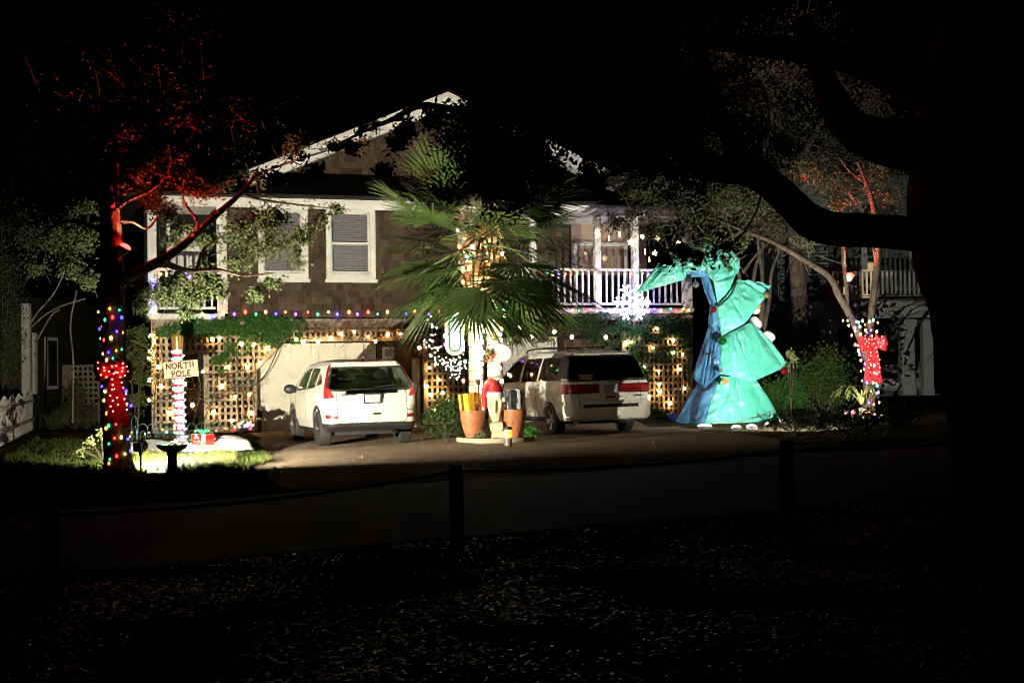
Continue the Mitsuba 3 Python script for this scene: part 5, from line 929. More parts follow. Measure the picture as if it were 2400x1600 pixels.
# climbing plants on the house
def vine(label, blobs, n, L, W, col, v=-.16, th=.16, mat='leaf_green', stems=()):
    t = thing('climbing_vine', label, 'climbing plant'); C = [hp(*(lambda q: (q[0], v, q[1]))(fac(x, y, v))) for x, y, rx, ry in blobs]; R = [(rx / 97., th, ry / 97.) for x, y, rx, ry in blobs]
    C, R = np.array(C), np.array(R); w = R[:, 0] * R[:, 2]; k = rg.choice(len(C), n, p=w / w.sum()); d = unit(rg.normal(size=(n, 3))) * rg.uniform(0, 1, (n, 1)) ** .45; l = d * R[k]; pts = C[k] + l[:, :1] * FU + l[:, 1:2] * FV + l[:, 2:] * [0, 0, 1]
    pts = pts[meshkit.fbm(pts * 5, 2, 3) > .4]; vv, ff = leaves(pts, L, W, rg); put('foliage', MB().add(vv, ff, leafcol(len(pts), col, rg)), mat, t, color=True)
    m = MB()
    for s_ in stems: m.tube(catmull([hp(fac(x, y, v + .05)[0], v + .05, fac(x, y, v + .05)[1]) for x, y in s_], 4), .014, 5)
    for _ in range(46): k = rg.integers(len(C)); a = C[k] + rg.normal(size=3) * R[k] * .6; m.tube([a, a + rg.normal(size=3) * .12, a + rg.normal(size=3) * .25], .005, 4)
    put('stems', m, 'bark_dark', t, kind='stuff')
vine('leafy green vine massed along the top of the left lattice', [(420, 775, 60, 22), (480, 770, 50, 26), (540, 765, 50, 26), (600, 770, 60, 30), (660, 765, 60, 28), (560, 810, 40, 24), (520, 850, 26, 26), (640, 800, 40, 18), (690, 795, 24, 16), (610, 745, 60, 10)], 6500, .075, .045, (.05, .13, .03), stems=[[(450, 1000), (470, 900), (440, 820), (500, 780)], [(600, 1010), (590, 900), (560, 850), (540, 790)], [(360, 990), (370, 880), (420, 830), (450, 780)], [(480, 960), (520, 930), (570, 915), (620, 880), (660, 800)], [(400, 900), (440, 870), (520, 880), (590, 860)], [(560, 1000), (555, 930), (530, 880)]])
vine('thin dry creeper straggling over the left lattice', [(380, 900, 30, 80), (440, 930, 30, 60), (520, 900, 50, 70), (580, 920, 30, 70)], 1700, .06, .025, (.12, .1, .05), v=-.1, th=.06, stems=[[(470, 1005), (500, 930), (520, 850), (560, 800)], [(420, 1000), (400, 900), (380, 830), (370, 780)], [(520, 1008), (500, 960), (460, 920), (450, 850), (480, 800)], [(590, 1000), (570, 940), (600, 880), (590, 830)], [(360, 940), (420, 920), (480, 935), (560, 900), (600, 870)], [(540, 1005), (580, 960), (560, 900), (520, 870)]])
vine('dry brown vine tangle over the left garage door', [(720, 770, 60, 22), (790, 770, 70, 26), (860, 770, 70, 26), (930, 770, 60, 26), (975, 775, 40, 34), (985, 830, 20, 40), (830, 795, 70, 10)], 5200, .06, .016, (.13, .075, .05), stems=[[(985, 1010), (975, 930), (990, 860), (960, 810), (920, 780)], [(970, 1010), (962, 900), (935, 840), (900, 800)]])
vine('brown and green vine over the right garage door', [(1230, 765, 50, 20), (1290, 760, 50, 20), (1350, 765, 50, 24), (1210, 800, 16, 10), (1270, 795, 40, 8)], 2600, .06, .03, (.07, .09, .035))
vine('dense dark leafy vine under the right porch and over the right lattice', [(1350, 755, 50, 26), (1400, 760, 60, 34), (1460, 765, 60, 40), (1520, 770, 60, 40), (1580, 765, 50, 36), (1610, 790, 16, 50), (1490, 830, 40, 30), (1420, 800, 50, 22), (1560, 830, 40, 26), (1510, 880, 30, 30)], 7600, .075, .045, (.04, .095, .035), stems=[[(1500, 985), (1510, 900), (1490, 830), (1520, 780)], [(1590, 985), (1600, 880), (1585, 800)], [(1550, 985), (1535, 920), (1560, 850), (1540, 790)]])
c = at(325, 880, 33.2); plant('tall_shrub', 'tall shrub with brown tinged leaves left of the lattice', 'shrub', [c + [0, 0, 0], c + [.1, 0, .6], c + [-.1, 0, -.5], c + [.05, 0, 1.0], c + [-.3, .3, .3]], [.4, .4, .42, .3, .4], 3400, .08, .045, (.07, .085, .03), rg)
# left neighbour
nh = thing('neighbour_house', 'dark house with white corner boards at the left edge', 'house'); dif('dark_siding', (.03, .032, .026)); dif('dull_white', (.5, .49, .46))
a = at(62, 850, 40); put('wall', MB().span((a[0] - 8, a[1], -.2), (a[0] + .05, a[1] + 9, 3.6)), 'dark_siding', nh)
put('corner_board', MB().span((a[0] - .12, a[1] - .04, -.2), (a[0] + .1, a[1] + .12, 3.4)), 'dull_white', nh); put('corner_board', MB().span((a[0] + .06, a[1] + .3, .9), (a[0] + .14, a[1] + .5, 2.6)), 'dull_white', nh)
put('roof', MB().add([[a[0] - 8, a[1] - .4, 3.55], [a[0] + .4, a[1] - .4, 3.55], [a[0] - 3, a[1] + 4, 5.4], [a[0] - 8, a[1] + 4, 5.4]], [[0, 1, 2, 3]]), 'dark_roof', nh)
w = put('window', MB().span((a[0] + .05, a[1] + 1.4, 1.0), (a[0] + .12, a[1] + 2.4, 2.5)), 'dull_white', nh); put('pane', MB().span((a[0] + .1, a[1] + 1.5, 1.1), (a[0] + .125, a[1] + 2.3, 2.4)), 'dark_interior', w)
pf_ = thing('picket_fence', 'white picket fence running back along the left edge', 'fence'); A, B = gnd(-40, 1066), gnd(76, 1006); n = 70
for i in range(n):
    p = A + (B - A) * i / (n - 1); d = unit(B - A); hgt = 1.02 + .05 * math.sin(i * .6); M = frame(p, d, [0, 0, 1]); w_ = .05
    put('picket', MB(M).poly(Polygon([(-w_, 0), (w_, 0), (w_, hgt - .1), (0, hgt), (-w_, hgt - .1)]), .02), 'dull_white', pf_)
for z in (.3, .8): put('rail', MB().bar(A + [0.05, 0, z], B + [.05, 0, z], .03, .08), 'dull_white', pf_)
hd = at(28, 700, 34.5); plant('tall_hedge', 'tall dark hedge rising at the left edge', 'hedge', [hd + [x, .5, z] for x, z in ((-.3, -1.6), (-.2, -.4), (-.3, .8), (-.4, 2), (-.8, -.9), (-.9, 1), (-.15, -1.), (-.25, .4))], [(.42, .6, .7)] * 8, 5200, .09, .04, (.05, .06, .028), rg)
lt = thing('lattice_gate', 'dim weathered lattice gate in the left background', 'gate'); o = at(108, 985, 43); o[2] = gz(o[0])
LM = frame(o, [1, 0, 0], [0, 1, 0]); dif('weathered_wood', (.2, .175, .13))
for i in range(11): put('vertical_slat', MB(LM).span((.02 + i * .15, 0, .05), (.09 + i * .15, .015, 1.75)), 'weathered_wood', lt)
for i in range(11): put('horizontal_slat', MB(LM).span((0, .016, .12 + i * .16), (1.6, .03, .19 + i * .16)), 'weathered_wood', lt)
put('solid_panel', MB(LM).span((.1, .03, .95), (.75, .045, 1.75)), 'weathered_wood', lt)
so_ = at(120, 845, 42.9); t = thing('animal_statue', 'pale seated animal statue on top of the lattice gate', 'statue'); dif('pale_stone', (.3, .29, .27))
def hull_chain(pairs):
    hs = []
    for (p, r), (q_, s_) in pairs:
        vs = np.vstack([_ICO[1][0] * r + p, _ICO[1][0] * s_ + q_]); hs.append(m3.Manifold.hull_points(vs))
    m = tri(m3.Manifold.batch_boolean(hs, m3.OpType.Add).refine_to_length(.03)); m.merge_vertices(); trimesh.smoothing.filter_taubin(m, iterations=6); return m
V_ = lambda x, z, y=0: np.array([x, y, z])
put('body', MB(shift(*so_)).mesh(hull_chain([((V_(.12, .1), .1), (V_(.1, .22), .09)), ((V_(.1, .22), .09), (V_(.16, .38), .07)), ((V_(.16, .38), .07), (V_(.17, .46), .06)), ((V_(.17, .46), .055), (V_(.1, .45), .03)), ((V_(.12, .14), .05), (V_(-.06, .12), .045)), ((V_(-.06, .12), .04), (V_(-.14, .03), .03)), ((V_(.08, .2, -.05), .04), (V_(.0, .02, -.06), .03)), ((V_(.08, .2, .05), .04), (V_(.0, .02, .06), .03)), ((V_(.19, .5), .03), (V_(.2, .54), .012)), ((V_(.15, .5), .03), (V_(.15, .54), .012))])), 'pale_stone', t, smooth=True)
c = at(170, 960, 40); plant('reed_clump', 'dim clump of reedy grass before the lattice gate', 'plant', [c + [x, 0, z] for x, z in ((-.5, -.3), (0, 0), (.5, -.2), (.2, .3))], [(.4, .3, .5)] * 4, 1500, .4, .02, (.07, .075, .04), rg)
tw = thing('bare_shrub', 'thin bare branches crossing above the lattice gate', 'shrub'); m = MB()
for p_ in ([(75, 765), (110, 735), (150, 715), (200, 700)], [(70, 760), (90, 730), (125, 690), (150, 640)], [(85, 800), (120, 740), (140, 725)], [(170, 990), (172, 850), (165, 760), (180, 680)]): m.tube(catmull([at(x, y, 33) for x, y in p_], 4), .02, 5)
put('branches', m, 'bark_rough', tw)
# ------------------------------------------------------------------ right yard and right neighbour
T2 = 32.3
def R_(x, y, d=0.0): return at(x, y, T2 + d)
tr = thing('forked_tree', 'forked slender tree on the right wrapped in coloured lights and lit red above', 'tree')
b0 = R_(2036, 1000); b0[2] = gz(b0[0]) - .05
limbs([([b0, R_(2036, 930), R_(2040, 860), R_(2036, 800), R_(2040, 760), R_(2048, 690), R_(2056, 620), R_(2057, 560), R_(2048, 490), R_(2030, 430), R_(2010, 380)], [.19, .15, .13, .13, .09, .075, .08, .075, .07, .05, .03]),
       ([R_(2032, 840), R_(2012, 780), R_(1985, 725), R_(1965, 690), R_(1945, 650), R_(1900, 618), R_(1850, 588), R_(1800, 562, -.1), R_(1740, 540, -.2), R_(1690, 520, -.3)], [.11, .09, .085, .08, .078, .07, .062, .05, .035, .02]),
       ([R_(1985, 725), R_(1985, 680), R_(1978, 620), R_(1976, 580), R_(1965, 520)], [.05, .05, .05, .045, .03]), ([R_(2030, 430), R_(2060, 380), R_(2085, 330)], [.035, .025, .012]), ([R_(2048, 490), R_(2070, 440), R_(2100, 410)], [.035, .025, .015]), ([R_(2030, 430), R_(1990, 400), R_(1960, 360)], [.03, .02, .012]),
       ([R_(2052, 625), R_(2048, 590), R_(2040, 560), R_(2010, 520)], [.025, .022, .018, .01]), ([R_(1850, 588), R_(1880, 560), R_(1900, 545)], [.025, .018, .01])], tr, 'bark_dark')
bl = [(1740, 560, -.2, 26), (1700, 520, -.3, 40), (1640, 500, -.5, 44), (1590, 480, -.6, 50), (1540, 480, -.7, 46), (1480, 490, -.8, 44), (1440, 520, -.9, 30), (1600, 540, -.6, 40), (1540, 540, -.7, 40), (1650, 560, -.5, 34), (1700, 600, -.4, 16), (1900, 570, 0, 30), (1870, 560, 0, 24), (1640, 590, -.6, 40), (1580, 600, -.7, 20), (2000, 450, .1, 44), (1950, 430, .1, 40), (2050, 400, .1, 40), (1900, 400, 0, 50), (2080, 460, .1, 30), (1960, 480, .1, 34), (1480, 440, -.7, 40), (1560, 430, -.6, 50), (1760, 480, -.2, 50), (1690, 450, -.3, 50)]
C = [R_(x, y, d) for x, y, d, r in bl]; pts = cloud(C, [(r / 105., r / 80., r / 112.) for *_, r in bl], 17000, rg); pts = pts[meshkit.fbm(pts * 2.6, 3, 9) > .45]
v, f = leaves(pts, .08, .038, rg, up=.5); put('crown', MB().add(v, f, leafcol(len(pts), (.09, .1, .05), rg)), 'leaf_green', tr, color=True)
m = MB()
for c in C:
    for _ in range(8): a = c + rg.normal(size=3) * .12; b = a + rg.normal(size=3) * .3; m.tube([a, (a + b) / 2, b], [.011, .008, .005], 4)
put('twigs', m, 'bark_rough', tr, kind='stuff')
tp = [(484, 8, 'green'), (425, 5, 'red'), (500, 72, 'yellow'), (600, 15, 'blue'), (630, 28, 'teal'), (680, 10, 'yellow'), (772, 20, 'yellow'), (822, 0, 'teal'), (880, 33, 'orange'), (712, 58, 'red'), (580, 100, 'red'), (648, 87, 'teal'), (583, 140, 'teal'), (720, 132, 'orange'), (795, 130, 'blue'), (738, 163, 'blue'), (868, 153, 'yellow'), (655, 185, 'orange'), (540, 197, 'red'), (802, 208, 'yellow'), (585, 323, 'red'), (620, 335, 'green'), (690, 347, 'orange'), (628, 400, 'yellow'), (677, 405, 'red'), (770, 365, 'purple'), (640, 450, 'purple'), (765, 440, 'teal'), (660, 527, 'yellow'), (823, 513, 'blue'), (713, 572, 'blue'), (833, 593, 'teal'), (790, 588, 'orange'), (660, 668, 'yellow'), (703, 645, 'red'), (755, 717, 'green'), (838, 690, 'orange'), (868, 702, 'purple'), (675, 795, 'orange'), (740, 820, 'blue'), (820, 817, 'yellow'), (860, 820, 'red'), (873, 860, 'teal'), (790, 927, 'green'), (890, 945, 'blue'), (872, 960, 'yellow'), (730, 937, 'red'), (765, 1082, 'blue'), (828, 1105, 'orange'), (895, 1080, 'red'), (905, 1082, 'green'), (768, 1208, 'green'), (840, 1245, 'orange'), (900, 1262, 'blue'), (928, 1240, 'yellow'), (733, 1197, 'red')]
t = thing('string_light', 'coloured bulbs wound round the right forked tree', 'string light', 'string lights'); P = [R_(1900 + x / 5.6, 750 + y / 5.6, -.18) for x, y, c in tp]
bulbs(t, P, [c for *_, c in tp], .026, 1.1); put('wire', MB().tube(np.array([R_(2030 + 9 * math.sin(i * .9), 995 - i * 4, -.12 * math.cos(i * .9)) for i in range(56)]), .006, 4), 'wire_green', t)
bp = [(718, 205), (718, 243), (765, 250), (805, 257), (848, 247), (770, 302), (832, 307), (718, 313), (938, 215), (955, 305), (890, 290), (920, 345), (858, 362), (755, 345), (788, 420), (870, 418), (882, 470), (788, 470), (762, 520), (905, 520), (788, 570), (880, 572), (762, 622), (905, 620), (785, 683), (895, 680), (960, 268), (735, 280)]
bow('lit red ribbon bow with one round loop on the right forked tree', R_(2045, 805, -.25), 1.1, [[(-.06, 0, 0), (-.1, .0, -.4), (-.1, .03, -.75)], [(.05, 0, 0), (.1, .03, -.4), (.14, .06, -.8)], [(0, .02, 0), (.02, .05, -.45), (.02, .06, -.78)]], [R_(1900 + x / 5.6, 750 + y / 5.6, -.36) for x, y in bp])
red_lamp('glowing red spotlight clamped in the fork of the right tree', R_(1992, 648, -.1), np.array([.22, -.02, .95]), 260, 66)
# second red light low down, pot with strappy plant
t = thing('red_ground_lamp', 'small red lamp near the ground left of the right tree', 'lamp'); p = gnd(2000, 985); p = R_(1999, 966, -.6)
put('lens', MB().ball(p, .05, 2), 'bulb_glass', t, smooth=True, emit=(20, 1.6, 1.2), wt=.5); put('lens_side', MB().ball(p + [-.15, .05, -.02], .025, 1), 'bulb_glass', t, emit=(5, .2, .15), wt=.2); put('holder', MB().tube([p + [0, .05, -.04], [p[0], p[1] + .05, gz(p[0])]], .02, 6).box(p + [-.07, .07, 0], (.2, .06, .06)), 'black_plastic', t)
t = thing('pale_pot', 'pale tapered pot beside the foot of the right tree', 'plant pot'); p = R_(2022, 977, -.35); p[2] = gz(p[0]) + .12
put('bowl', MB().lathe([(.001, 0), (.05, 0), (.085, .22), (.09, .23), (.075, .23), (.001, .2)], 20, p), 'stone_white', t); put('stand', MB().tube([[p[0], p[1], gz(p[0])], p], .04, 8), 'black_plastic', t)
t = thing('strappy_plant', 'pale arching strap leaves beside the right tree trunk', 'plant'); o = R_(2020, 950, -.35)
for i in range(26):
    a = rg.uniform(0, 6.28); L = rg.uniform(.35, .75); d = np.array([math.cos(a) - .35, math.sin(a), 0]); pp = catmull([o, o + d * L * .35 + [0, 0, L * .55], o + d * L * .75 + [0, 0, L * .6], o + d * L * 1.05 + [0, 0, L * .25]], 3); n = len(pp); s_ = unit(np.cross(d, [0, 0, 1])) * .02 * np.linspace(1, .2, n)[:, None]
    put('strap_leaf', MB().add(np.vstack([pp - s_, pp + s_]), [[j, j + 1, n + j + 1, n + j] for j in range(n - 1)], (.3, .36, .12)), 'leaf_green', t, color=True)
# shrubs
def bush(name, label, px, py, Y, blobs, n, L, W, col, cat='shrub'):
    c = at(px, py, Y); plant(name, label, cat, [c + np.array(b[:3]) for b in blobs], [b[3] for b in blobs], n, L, W, col, rg, stems=np.array([c[0], c[1], gz(c[0])]))
bush('round_shrub', 'large rounded green shrub right of the tarpaulin tree', 1930, 880, 35.5, [(-.4, 0, .1, .5), (.1, 0, .3, .5), (.4, .2, -.1, .5), (-.1, 0, -.3, .6), (-.7, .2, -.3, .45), (.3, 0, -.5, .5)], 7500, .09, .05, (.028, .042, .012))
bush('feathery_plant', 'feathery fern-like plant between the tarpaulin tree and the rounded shrub', 1830, 915, 34.9, [(-.1, 0, 0, .4), (.3, .1, .1, .4), (.1, 0, -.3, .4), (-.4, .2, -.1, .35), (.5, 0, -.2, .3)], 3600, .17, .022, (.025, .06, .015))
bush('tall_weed', 'pale leafed tuft rising beside the right tip of the tarpaulin tree', 1852, 842, 34.8, [(0, 0, .1, .15), (.08, 0, 0, .14), (-.06, 0, -.12, .12)], 320, .08, .04, (.16, .19, .07), 'plant')
bush('low_shrub', 'dark low shrub by the right lattice foot', 1535, 972, 36.2, [(-.3, 0, -.1, .3), (.2, 0, -.1, .28), (.0, 0, .1, .2)], 1500, .07, .035, (.05, .07, .03))
for x, y, lb in ((1868, 1020, 'black clump of low plants at the road edge right of the tarpaulin tree'), (1985, 1030, 'black mound of low plants before the right forked tree'), (2080, 1020, 'black low plants right of the forked tree')): low_shrub(lb, x, y, .7, 2200, (.02, .025, .012), .55)
flood('dark floodlight on a stake right of the tarpaulin tree, aimed at it', gnd(1928, 1012), q(1725, 770), np.array([1, .97, .85]) * 240, .35, 62, 16, 5.0)
# snowman half hidden behind the tarpaulin tree
t = thing('snowman', 'white round snowman leaning out from behind the tarpaulin tree', 'snowman'); o = lambda x, y, d=.5: at(x, y, TY + d)
prin('snow_white', (.75, .73, .7), .6)
m = [((o(1768, 722), .1), (o(1772, 726), .11)), ((o(1768, 752), .12), (o(1775, 760), .12)), ((o(1772, 775), .1), (o(1782, 790), .12)), ((o(1790, 796), .13), (o(1800, 800), .12)), ((o(1798, 785), .11), (o(1808, 790), .1))]
put('body', MB().mesh(hull_chain(m)), 'snow_white', t, smooth=True); prin('carrot', (.7, .25, .03), .5); put('nose', MB().tube([o(1776, 722, .3), o(1786, 713, .25)], [.03, .004], 8), 'carrot', t)
# right neighbour house
Yn = 49.0; n_ = lambda x, y, d=0: at(x, y, Yn + d)
nb = thing('neighbour_house', 'dim raised house with columns and a railed deck on the right', 'house'); dif('teal_siding', (.2, .23, .22)); dif('grey_paint', (.6, .6, .58))
def nspan(x0, y0, x1, y1, d0, d1): a, b = n_(x0, y1), n_(x1, y0); return (a[0], Yn + d0, a[2]), (b[0], Yn + d1, b[2])
def ns(name, mat, x0, y0, x1, y1, d0=0, d1=.3, parent=nb, **k): return put(name, MB().span(*nspan(x0, y0, x1, y1, d0, d1)), mat, parent, **k)
wl_ = ns('wall', 'teal_siding', 1830, 380, 2420, 940, 3.2, 3.5)
y = 560
while y < 700: ns('siding_board', 'teal_siding', 1832, y, 1945, y + 7.5, .3 + .02, .5, wl_); y += 8.6
ns('side_wall', 'teal_siding', 1830, 380, 1946, 702, .5, 3.1); y = 752
while y < 900: ns('siding_board', 'teal_siding', 1832, y, 1922, y + 7.5, .6, .7, wl_); y += 8.6
ns('deck_band', 'grey_paint', 1850, 702, 2420, 748, -.2, .2); ns('deck_floor', 'grey_paint', 1850, 698, 2420, 704, .21, 3.1)
for a, b in ((1926, 1962), (2112, 2141), (2164, 2184), (2300, 2330)):
    c = ns('column', 'grey_paint', a, 748, b, 925, -.1, .3); ns('capital', 'grey_paint', a - 5, 749, b + 5, 766, -.16, .36, c); ns('column_base', 'grey_paint', a - 4, 908, b + 4, 926, -.15, .35, c)
r = ns('deck_railing', 'grey_paint', 1945, 632, 2420, 637, -.1, 0); ns('bottom_rail', 'grey_paint', 1945, 690, 2420, 694, -.1, 0, r); x = 1950
while x < 2420: ns('baluster', 'grey_paint', x, 637.5, x + 4, 689.5, -.08, -.02, r); x += 10.5
ns('deck_post', 'grey_paint', 2018, 520, 2030, 632, -.1, .1); w = ns('lit_window', 'grey_paint', 2068, 598, 2110, 690, 3.0, 3.19)
put('warm_pane', MB().span(*nspan(2072, 602, 2106, 688, 2.9, 2.99)), 'bulb_glass', w, emit=(.5, .36, .19), wt=.2); w = ns('red_curtain', 'red_cloth', 1990, 604, 2034, 690, 3.05, 3.18)
w = ns('lit_sidelight', 'grey_paint', 2018, 660, 2028, 682, 3.0, 3.19); put('warm_pane', MB().span(*nspan(2019, 662, 2027, 680, 2.9, 2.99)), 'bulb_glass', w, emit=(.8, .55, .25), wt=.1)
a = n_(2085, 905, 1.2); CM2 = frame(np.array([a[0] + .9, a[1] + 4.2, gz(a[0]) - .0]), [-.98, .17, 0], [-.17, -.98, 0])
pk = thing('parked_car', 'dim white car parked under the right neighbour deck between the columns', 'car')
bd = ext(vside, 'x', -1.2, 1.2) ^ ext(bothsides(vsec), 'y', -.5, 6) ^ ext([(x, y) for x, y in vplan] + [(-x, y) for x, y in reversed(vplan)], 'z', 0, 3); mm = tri(bd.refine_to_length(.1)); mm.merge_vertices(); trimesh.smoothing.filter_taubin(mm, .5, .52, iterations=8)
put('body', MB(CM2).mesh(mm), 'van_white', pk, smooth=30); put('windscreen', MB(CM2).mesh(tri((grow(mm, .012) - grow(mm, -.02)) ^ ext(v_fg, 'y', 3.2, 5.5))), 'dark_interior', pk); put('grille', MB(CM2).mesh(tri((grow(mm, .014) - grow(mm, -.02)) ^ ext(rsq(-.75, .68, .75, .86), 'y', 3.8, 5.5))), 'dark_interior', pk)
for y in (1.08, 4.08):
    for s_ in (-1, 1): wheel(pk, CM2, (s_ * .84, y, .325), .325, .22, s_)
# trees behind
def back_tree(label, trunk, blobs, n, Y, col, L=.1):
    t = thing('background_tree', label, 'tree'); C = [at(x, y, Y + rg.uniform(-1, 1)) for x, y, r in blobs]; R = [(r * Y / 3400., r * Y / 2600., r * Y / 3400.) for *_, r in blobs]
    for P, r in trunk: put('trunk', MB().tube(catmull([at(x, y, Y) for x, y in P], 5), np.linspace(r, r * .4, 5 * (len(P) - 1) + 1), 9), 'bark_rough', t, smooth=True)
    pts = cloud(C, R, n, rg); pts = pts[meshkit.fbm(pts * 1.6, 3, 6) > .46]; v, f = leaves(pts, L, L * .5, rg, up=.4); put('crown', MB().add(v, f, leafcol(len(pts), col, rg, .5)), 'leaf_green', t, color=True)
    m = MB()
    for c, r in zip(C, R):
        for _ in range(9): a = c + rg.normal(size=3) * r * .4; b = a + rg.normal(size=3) * r * .6; m.tube([a, (a + b) / 2 + rg.normal(size=3) * .06, b], [.02, .014, .008], 4)
    put('twigs', m, 'bark_rough', t, kind='stuff')
back_tree('multi-stemmed grey tree behind the tarpaulin tree', [([(1745, 900), (1740, 760), (1735, 660), (1715, 590)], .1), ([(1752, 900), (1760, 740), (1768, 640), (1790, 570)], .09), ([(1760, 900), (1785, 740), (1786, 650), (1775, 560)], .09), ([(1765, 900), (1800, 720), (1808, 640), (1830, 580)], .07), ([(1740, 640), (1770, 600), (1810, 560)], .05)], [(1760, 520, 60), (1700, 490, 60), (1820, 530, 60), (1790, 460, 70), (1720, 420, 70), (1860, 480, 60)], 9000, 38.5, (.1, .1, .06))
back_tree('large grey-green tree filling the sky right of the gable', [([(1880, 900), (1870, 640), (1840, 400), (1800, 200)], .3), ([(1850, 480), (1900, 330), (1990, 200)], .12), ([(1830, 380), (1750, 260), (1690, 150)], .12)], [(1700, 340, 90), (1760, 250, 90), (1850, 330, 100), (1900, 400, 90), (1820, 180, 90), (1700, 130, 80), (1960, 330, 90), (2000, 420, 80), (2060, 380, 80), (1960, 180, 80), (2040, 250, 80), (1880, 90, 90), (2080, 500, 60)], 17000, 44, (.11, .11, .07), .13)
# ------------------------------------------------------------------ the near side of the road: live oak, bollards, leaf litter
ro = np.random.default_rng(11); TO = 12.0
def O_(x, y, d=0.0): return at(x, y, TO + d)
ok = thing('live_oak', 'huge black live oak silhouetted in the right foreground with limbs across the top', 'tree'); s_ = TO / 3400.
b0 = O_(2350, 1330); b0[2] = gz(b0[0]) - .1
limbs([([b0, O_(2345, 1180), O_(2330, 1000), O_(2310, 850), O_(2290, 700), O_(2262, 600), O_(2240, 480), O_(2230, 330), O_(2260, 120), O_(2290, -80)], [130 * s_, 112 * s_, 108 * s_, 112 * s_, 112 * s_, 118 * s_, 110 * s_, 90 * s_, 80 * s_, 70 * s_])], ok, name='trunk', n=28)
limbs([([O_(2420, 1250, .8), O_(2400, 1000, .8), O_(2380, 800, .8), O_(2372, 660, .7), O_(2380, 500, .5)], [100 * s_, 95 * s_, 92 * s_, 85 * s_, 80 * s_])], ok, name='trunk', n=20)
limbs([([O_(2260, 600), O_(2190, 560), O_(2128, 547), O_(2030, 540), O_(1950, 536), O_(1895, 515), O_(1850, 472), O_(1800, 428, .1), O_(1750, 398, .1), O_(1690, 400, .1), O_(1640, 385, .1), O_(1605, 345, .1), O_(1560, 320, .1), O_(1480, 322, .1), O_(1380, 300, .1), O_(1260, 275, .1), O_(1140, 262, .1), O_(1060, 256, .1), O_(985, 248, .1), O_(920, 280, .1), O_(860, 305, .1), O_(780, 345, .1)],
        [x * s_ for x in (70, 50, 42, 40, 40, 41, 37, 36, 40, 30, 30, 30, 26, 22, 18, 14, 10, 9, 8, 6, 4, 2)]),
       ([O_(1742, 400, .1), O_(1724, 350), O_(1700, 305), O_(1672, 255), O_(1650, 190), O_(1640, 60)], [x * s_ for x in (34, 26, 22, 20, 18, 12)]),
       ([O_(2250, 420), O_(2160, 350), O_(2060, 330), O_(1995, 300), O_(1955, 240), O_(1920, 160), O_(1880, 40)], [x * s_ for x in (75, 66, 52, 45, 36, 30, 24)]),
       ([O_(2230, 250), O_(2100, 180), O_(1960, 130), O_(1800, 110), O_(1600, 90)], [x * s_ for x in (55, 44, 36, 28, 18)]), ([O_(1640, 385, .1), O_(1700, 400, .1), O_(1740, 420, .1)], [24 * s_, 20 * s_, 14 * s_]),
       ([O_(1260, 275, .1), O_(1230, 330, .1), O_(1190, 390, .1), O_(1150, 430, .1)], [x * s_ for x in (9, 7, 5, 3)]), ([O_(1560, 320, .1), O_(1500, 380, .1), O_(1430, 410, .1), O_(1390, 420, .1)], [x * s_ for x in (10, 7, 5, 2)]), ([O_(985, 248, .1), O_(930, 240, .1), O_(860, 265, .1)], [x * s_ for x in (6, 4, 2)]),
       ([O_(1790, 430, .1), O_(1770, 500, .1), O_(1725, 565, .2), O_(1660, 592, .2), O_(1580, 605, .2)], [x * s_ for x in (3, 2.4, 2, 1.6, 1)])], ok, n=12)
bl = [(1130, 330, 70, 4), (1200, 390, 70, 5), (1260, 360, 70, 4), (1180, 450, 50, 3), (1120, 410, 50, 2.2), (1290, 420, 40, 1.6), (1110, 270, 50, 2), (1180, 290, 70, 3.4), (1270, 290, 70, 3.4), (1350, 310, 60, 3), (1420, 350, 46, 1.7), (1390, 425, 26, 1.3), (1370, 400, 24, .8), (1440, 310, 60, 2), (1520, 330, 50, 2), (1560, 400, 40, 1), (1200, 200, 90, 2.4), (1350, 200, 100, 2.6), (1500, 220, 100, 2.6), (1020, 280, 34, 1.0), (960, 300, 30, .8), (930, 330, 24, .7), (860, 300, 22, .5), (820, 345, 20, .45), (780, 350, 16, .3), (870, 270, 20, .4), (900, 400, 20, .3), (740, 400, 22, .35), (700, 375, 18, .3), (640, 420, 22, .45), (1040, 330, 30, .7),
      (1600, 590, 30, .5), (1650, 600, 30, .65), (1692, 588, 26, .5), (1570, 608, 24, .3), (1590, 200, 80, 1.6), (1700, 70, 100, 1.6), (1900, 60, 100, 1.4), (2080, 80, 100, 1.4), (1000, 100, 140, 2), (1300, 80, 150, 2), (800, 160, 110, 1.2)]
C = np.array([O_(x, y, ro.uniform(-.3, .4)) for x, y, *_ in bl]); R = np.array([[r * s_ * 1.25, r * s_ * 1.3, r * s_] for x, y, r, w in bl]); W = np.array([b[3] for b in bl]); N = 46000; k = ro.choice(len(bl), N, p=W / W.sum())
pts = C[k] + unit(ro.normal(size=(N, 3))) * np.minimum(np.abs(ro.normal(0, .62, (N, 1))) ** .75, 1.5) * R[k]; pts = pts[(meshkit.fbm(pts * 5.5, 2, 12) > .47) | (pts[:, 2] > 5)]; N = len(pts); v, f = leaves(pts, .066, .026, ro, up=.3); put('crown', MB().add(v, f, leafcol(N, (.03, .042, .018), ro)), 'leaf_green', ok, color=True)
m = MB()
for c, r in zip(C, R):
    for _ in range(7): a = c + ro.normal(size=3) * r * .4; b = a + ro.normal(size=3) * r * .6; m.tube([a, (a + b) / 2 + ro.normal(size=3) * .02, b], [.006, .005, .003], 4)
put('twigs', m, 'bark_dark', ok, kind='stuff')
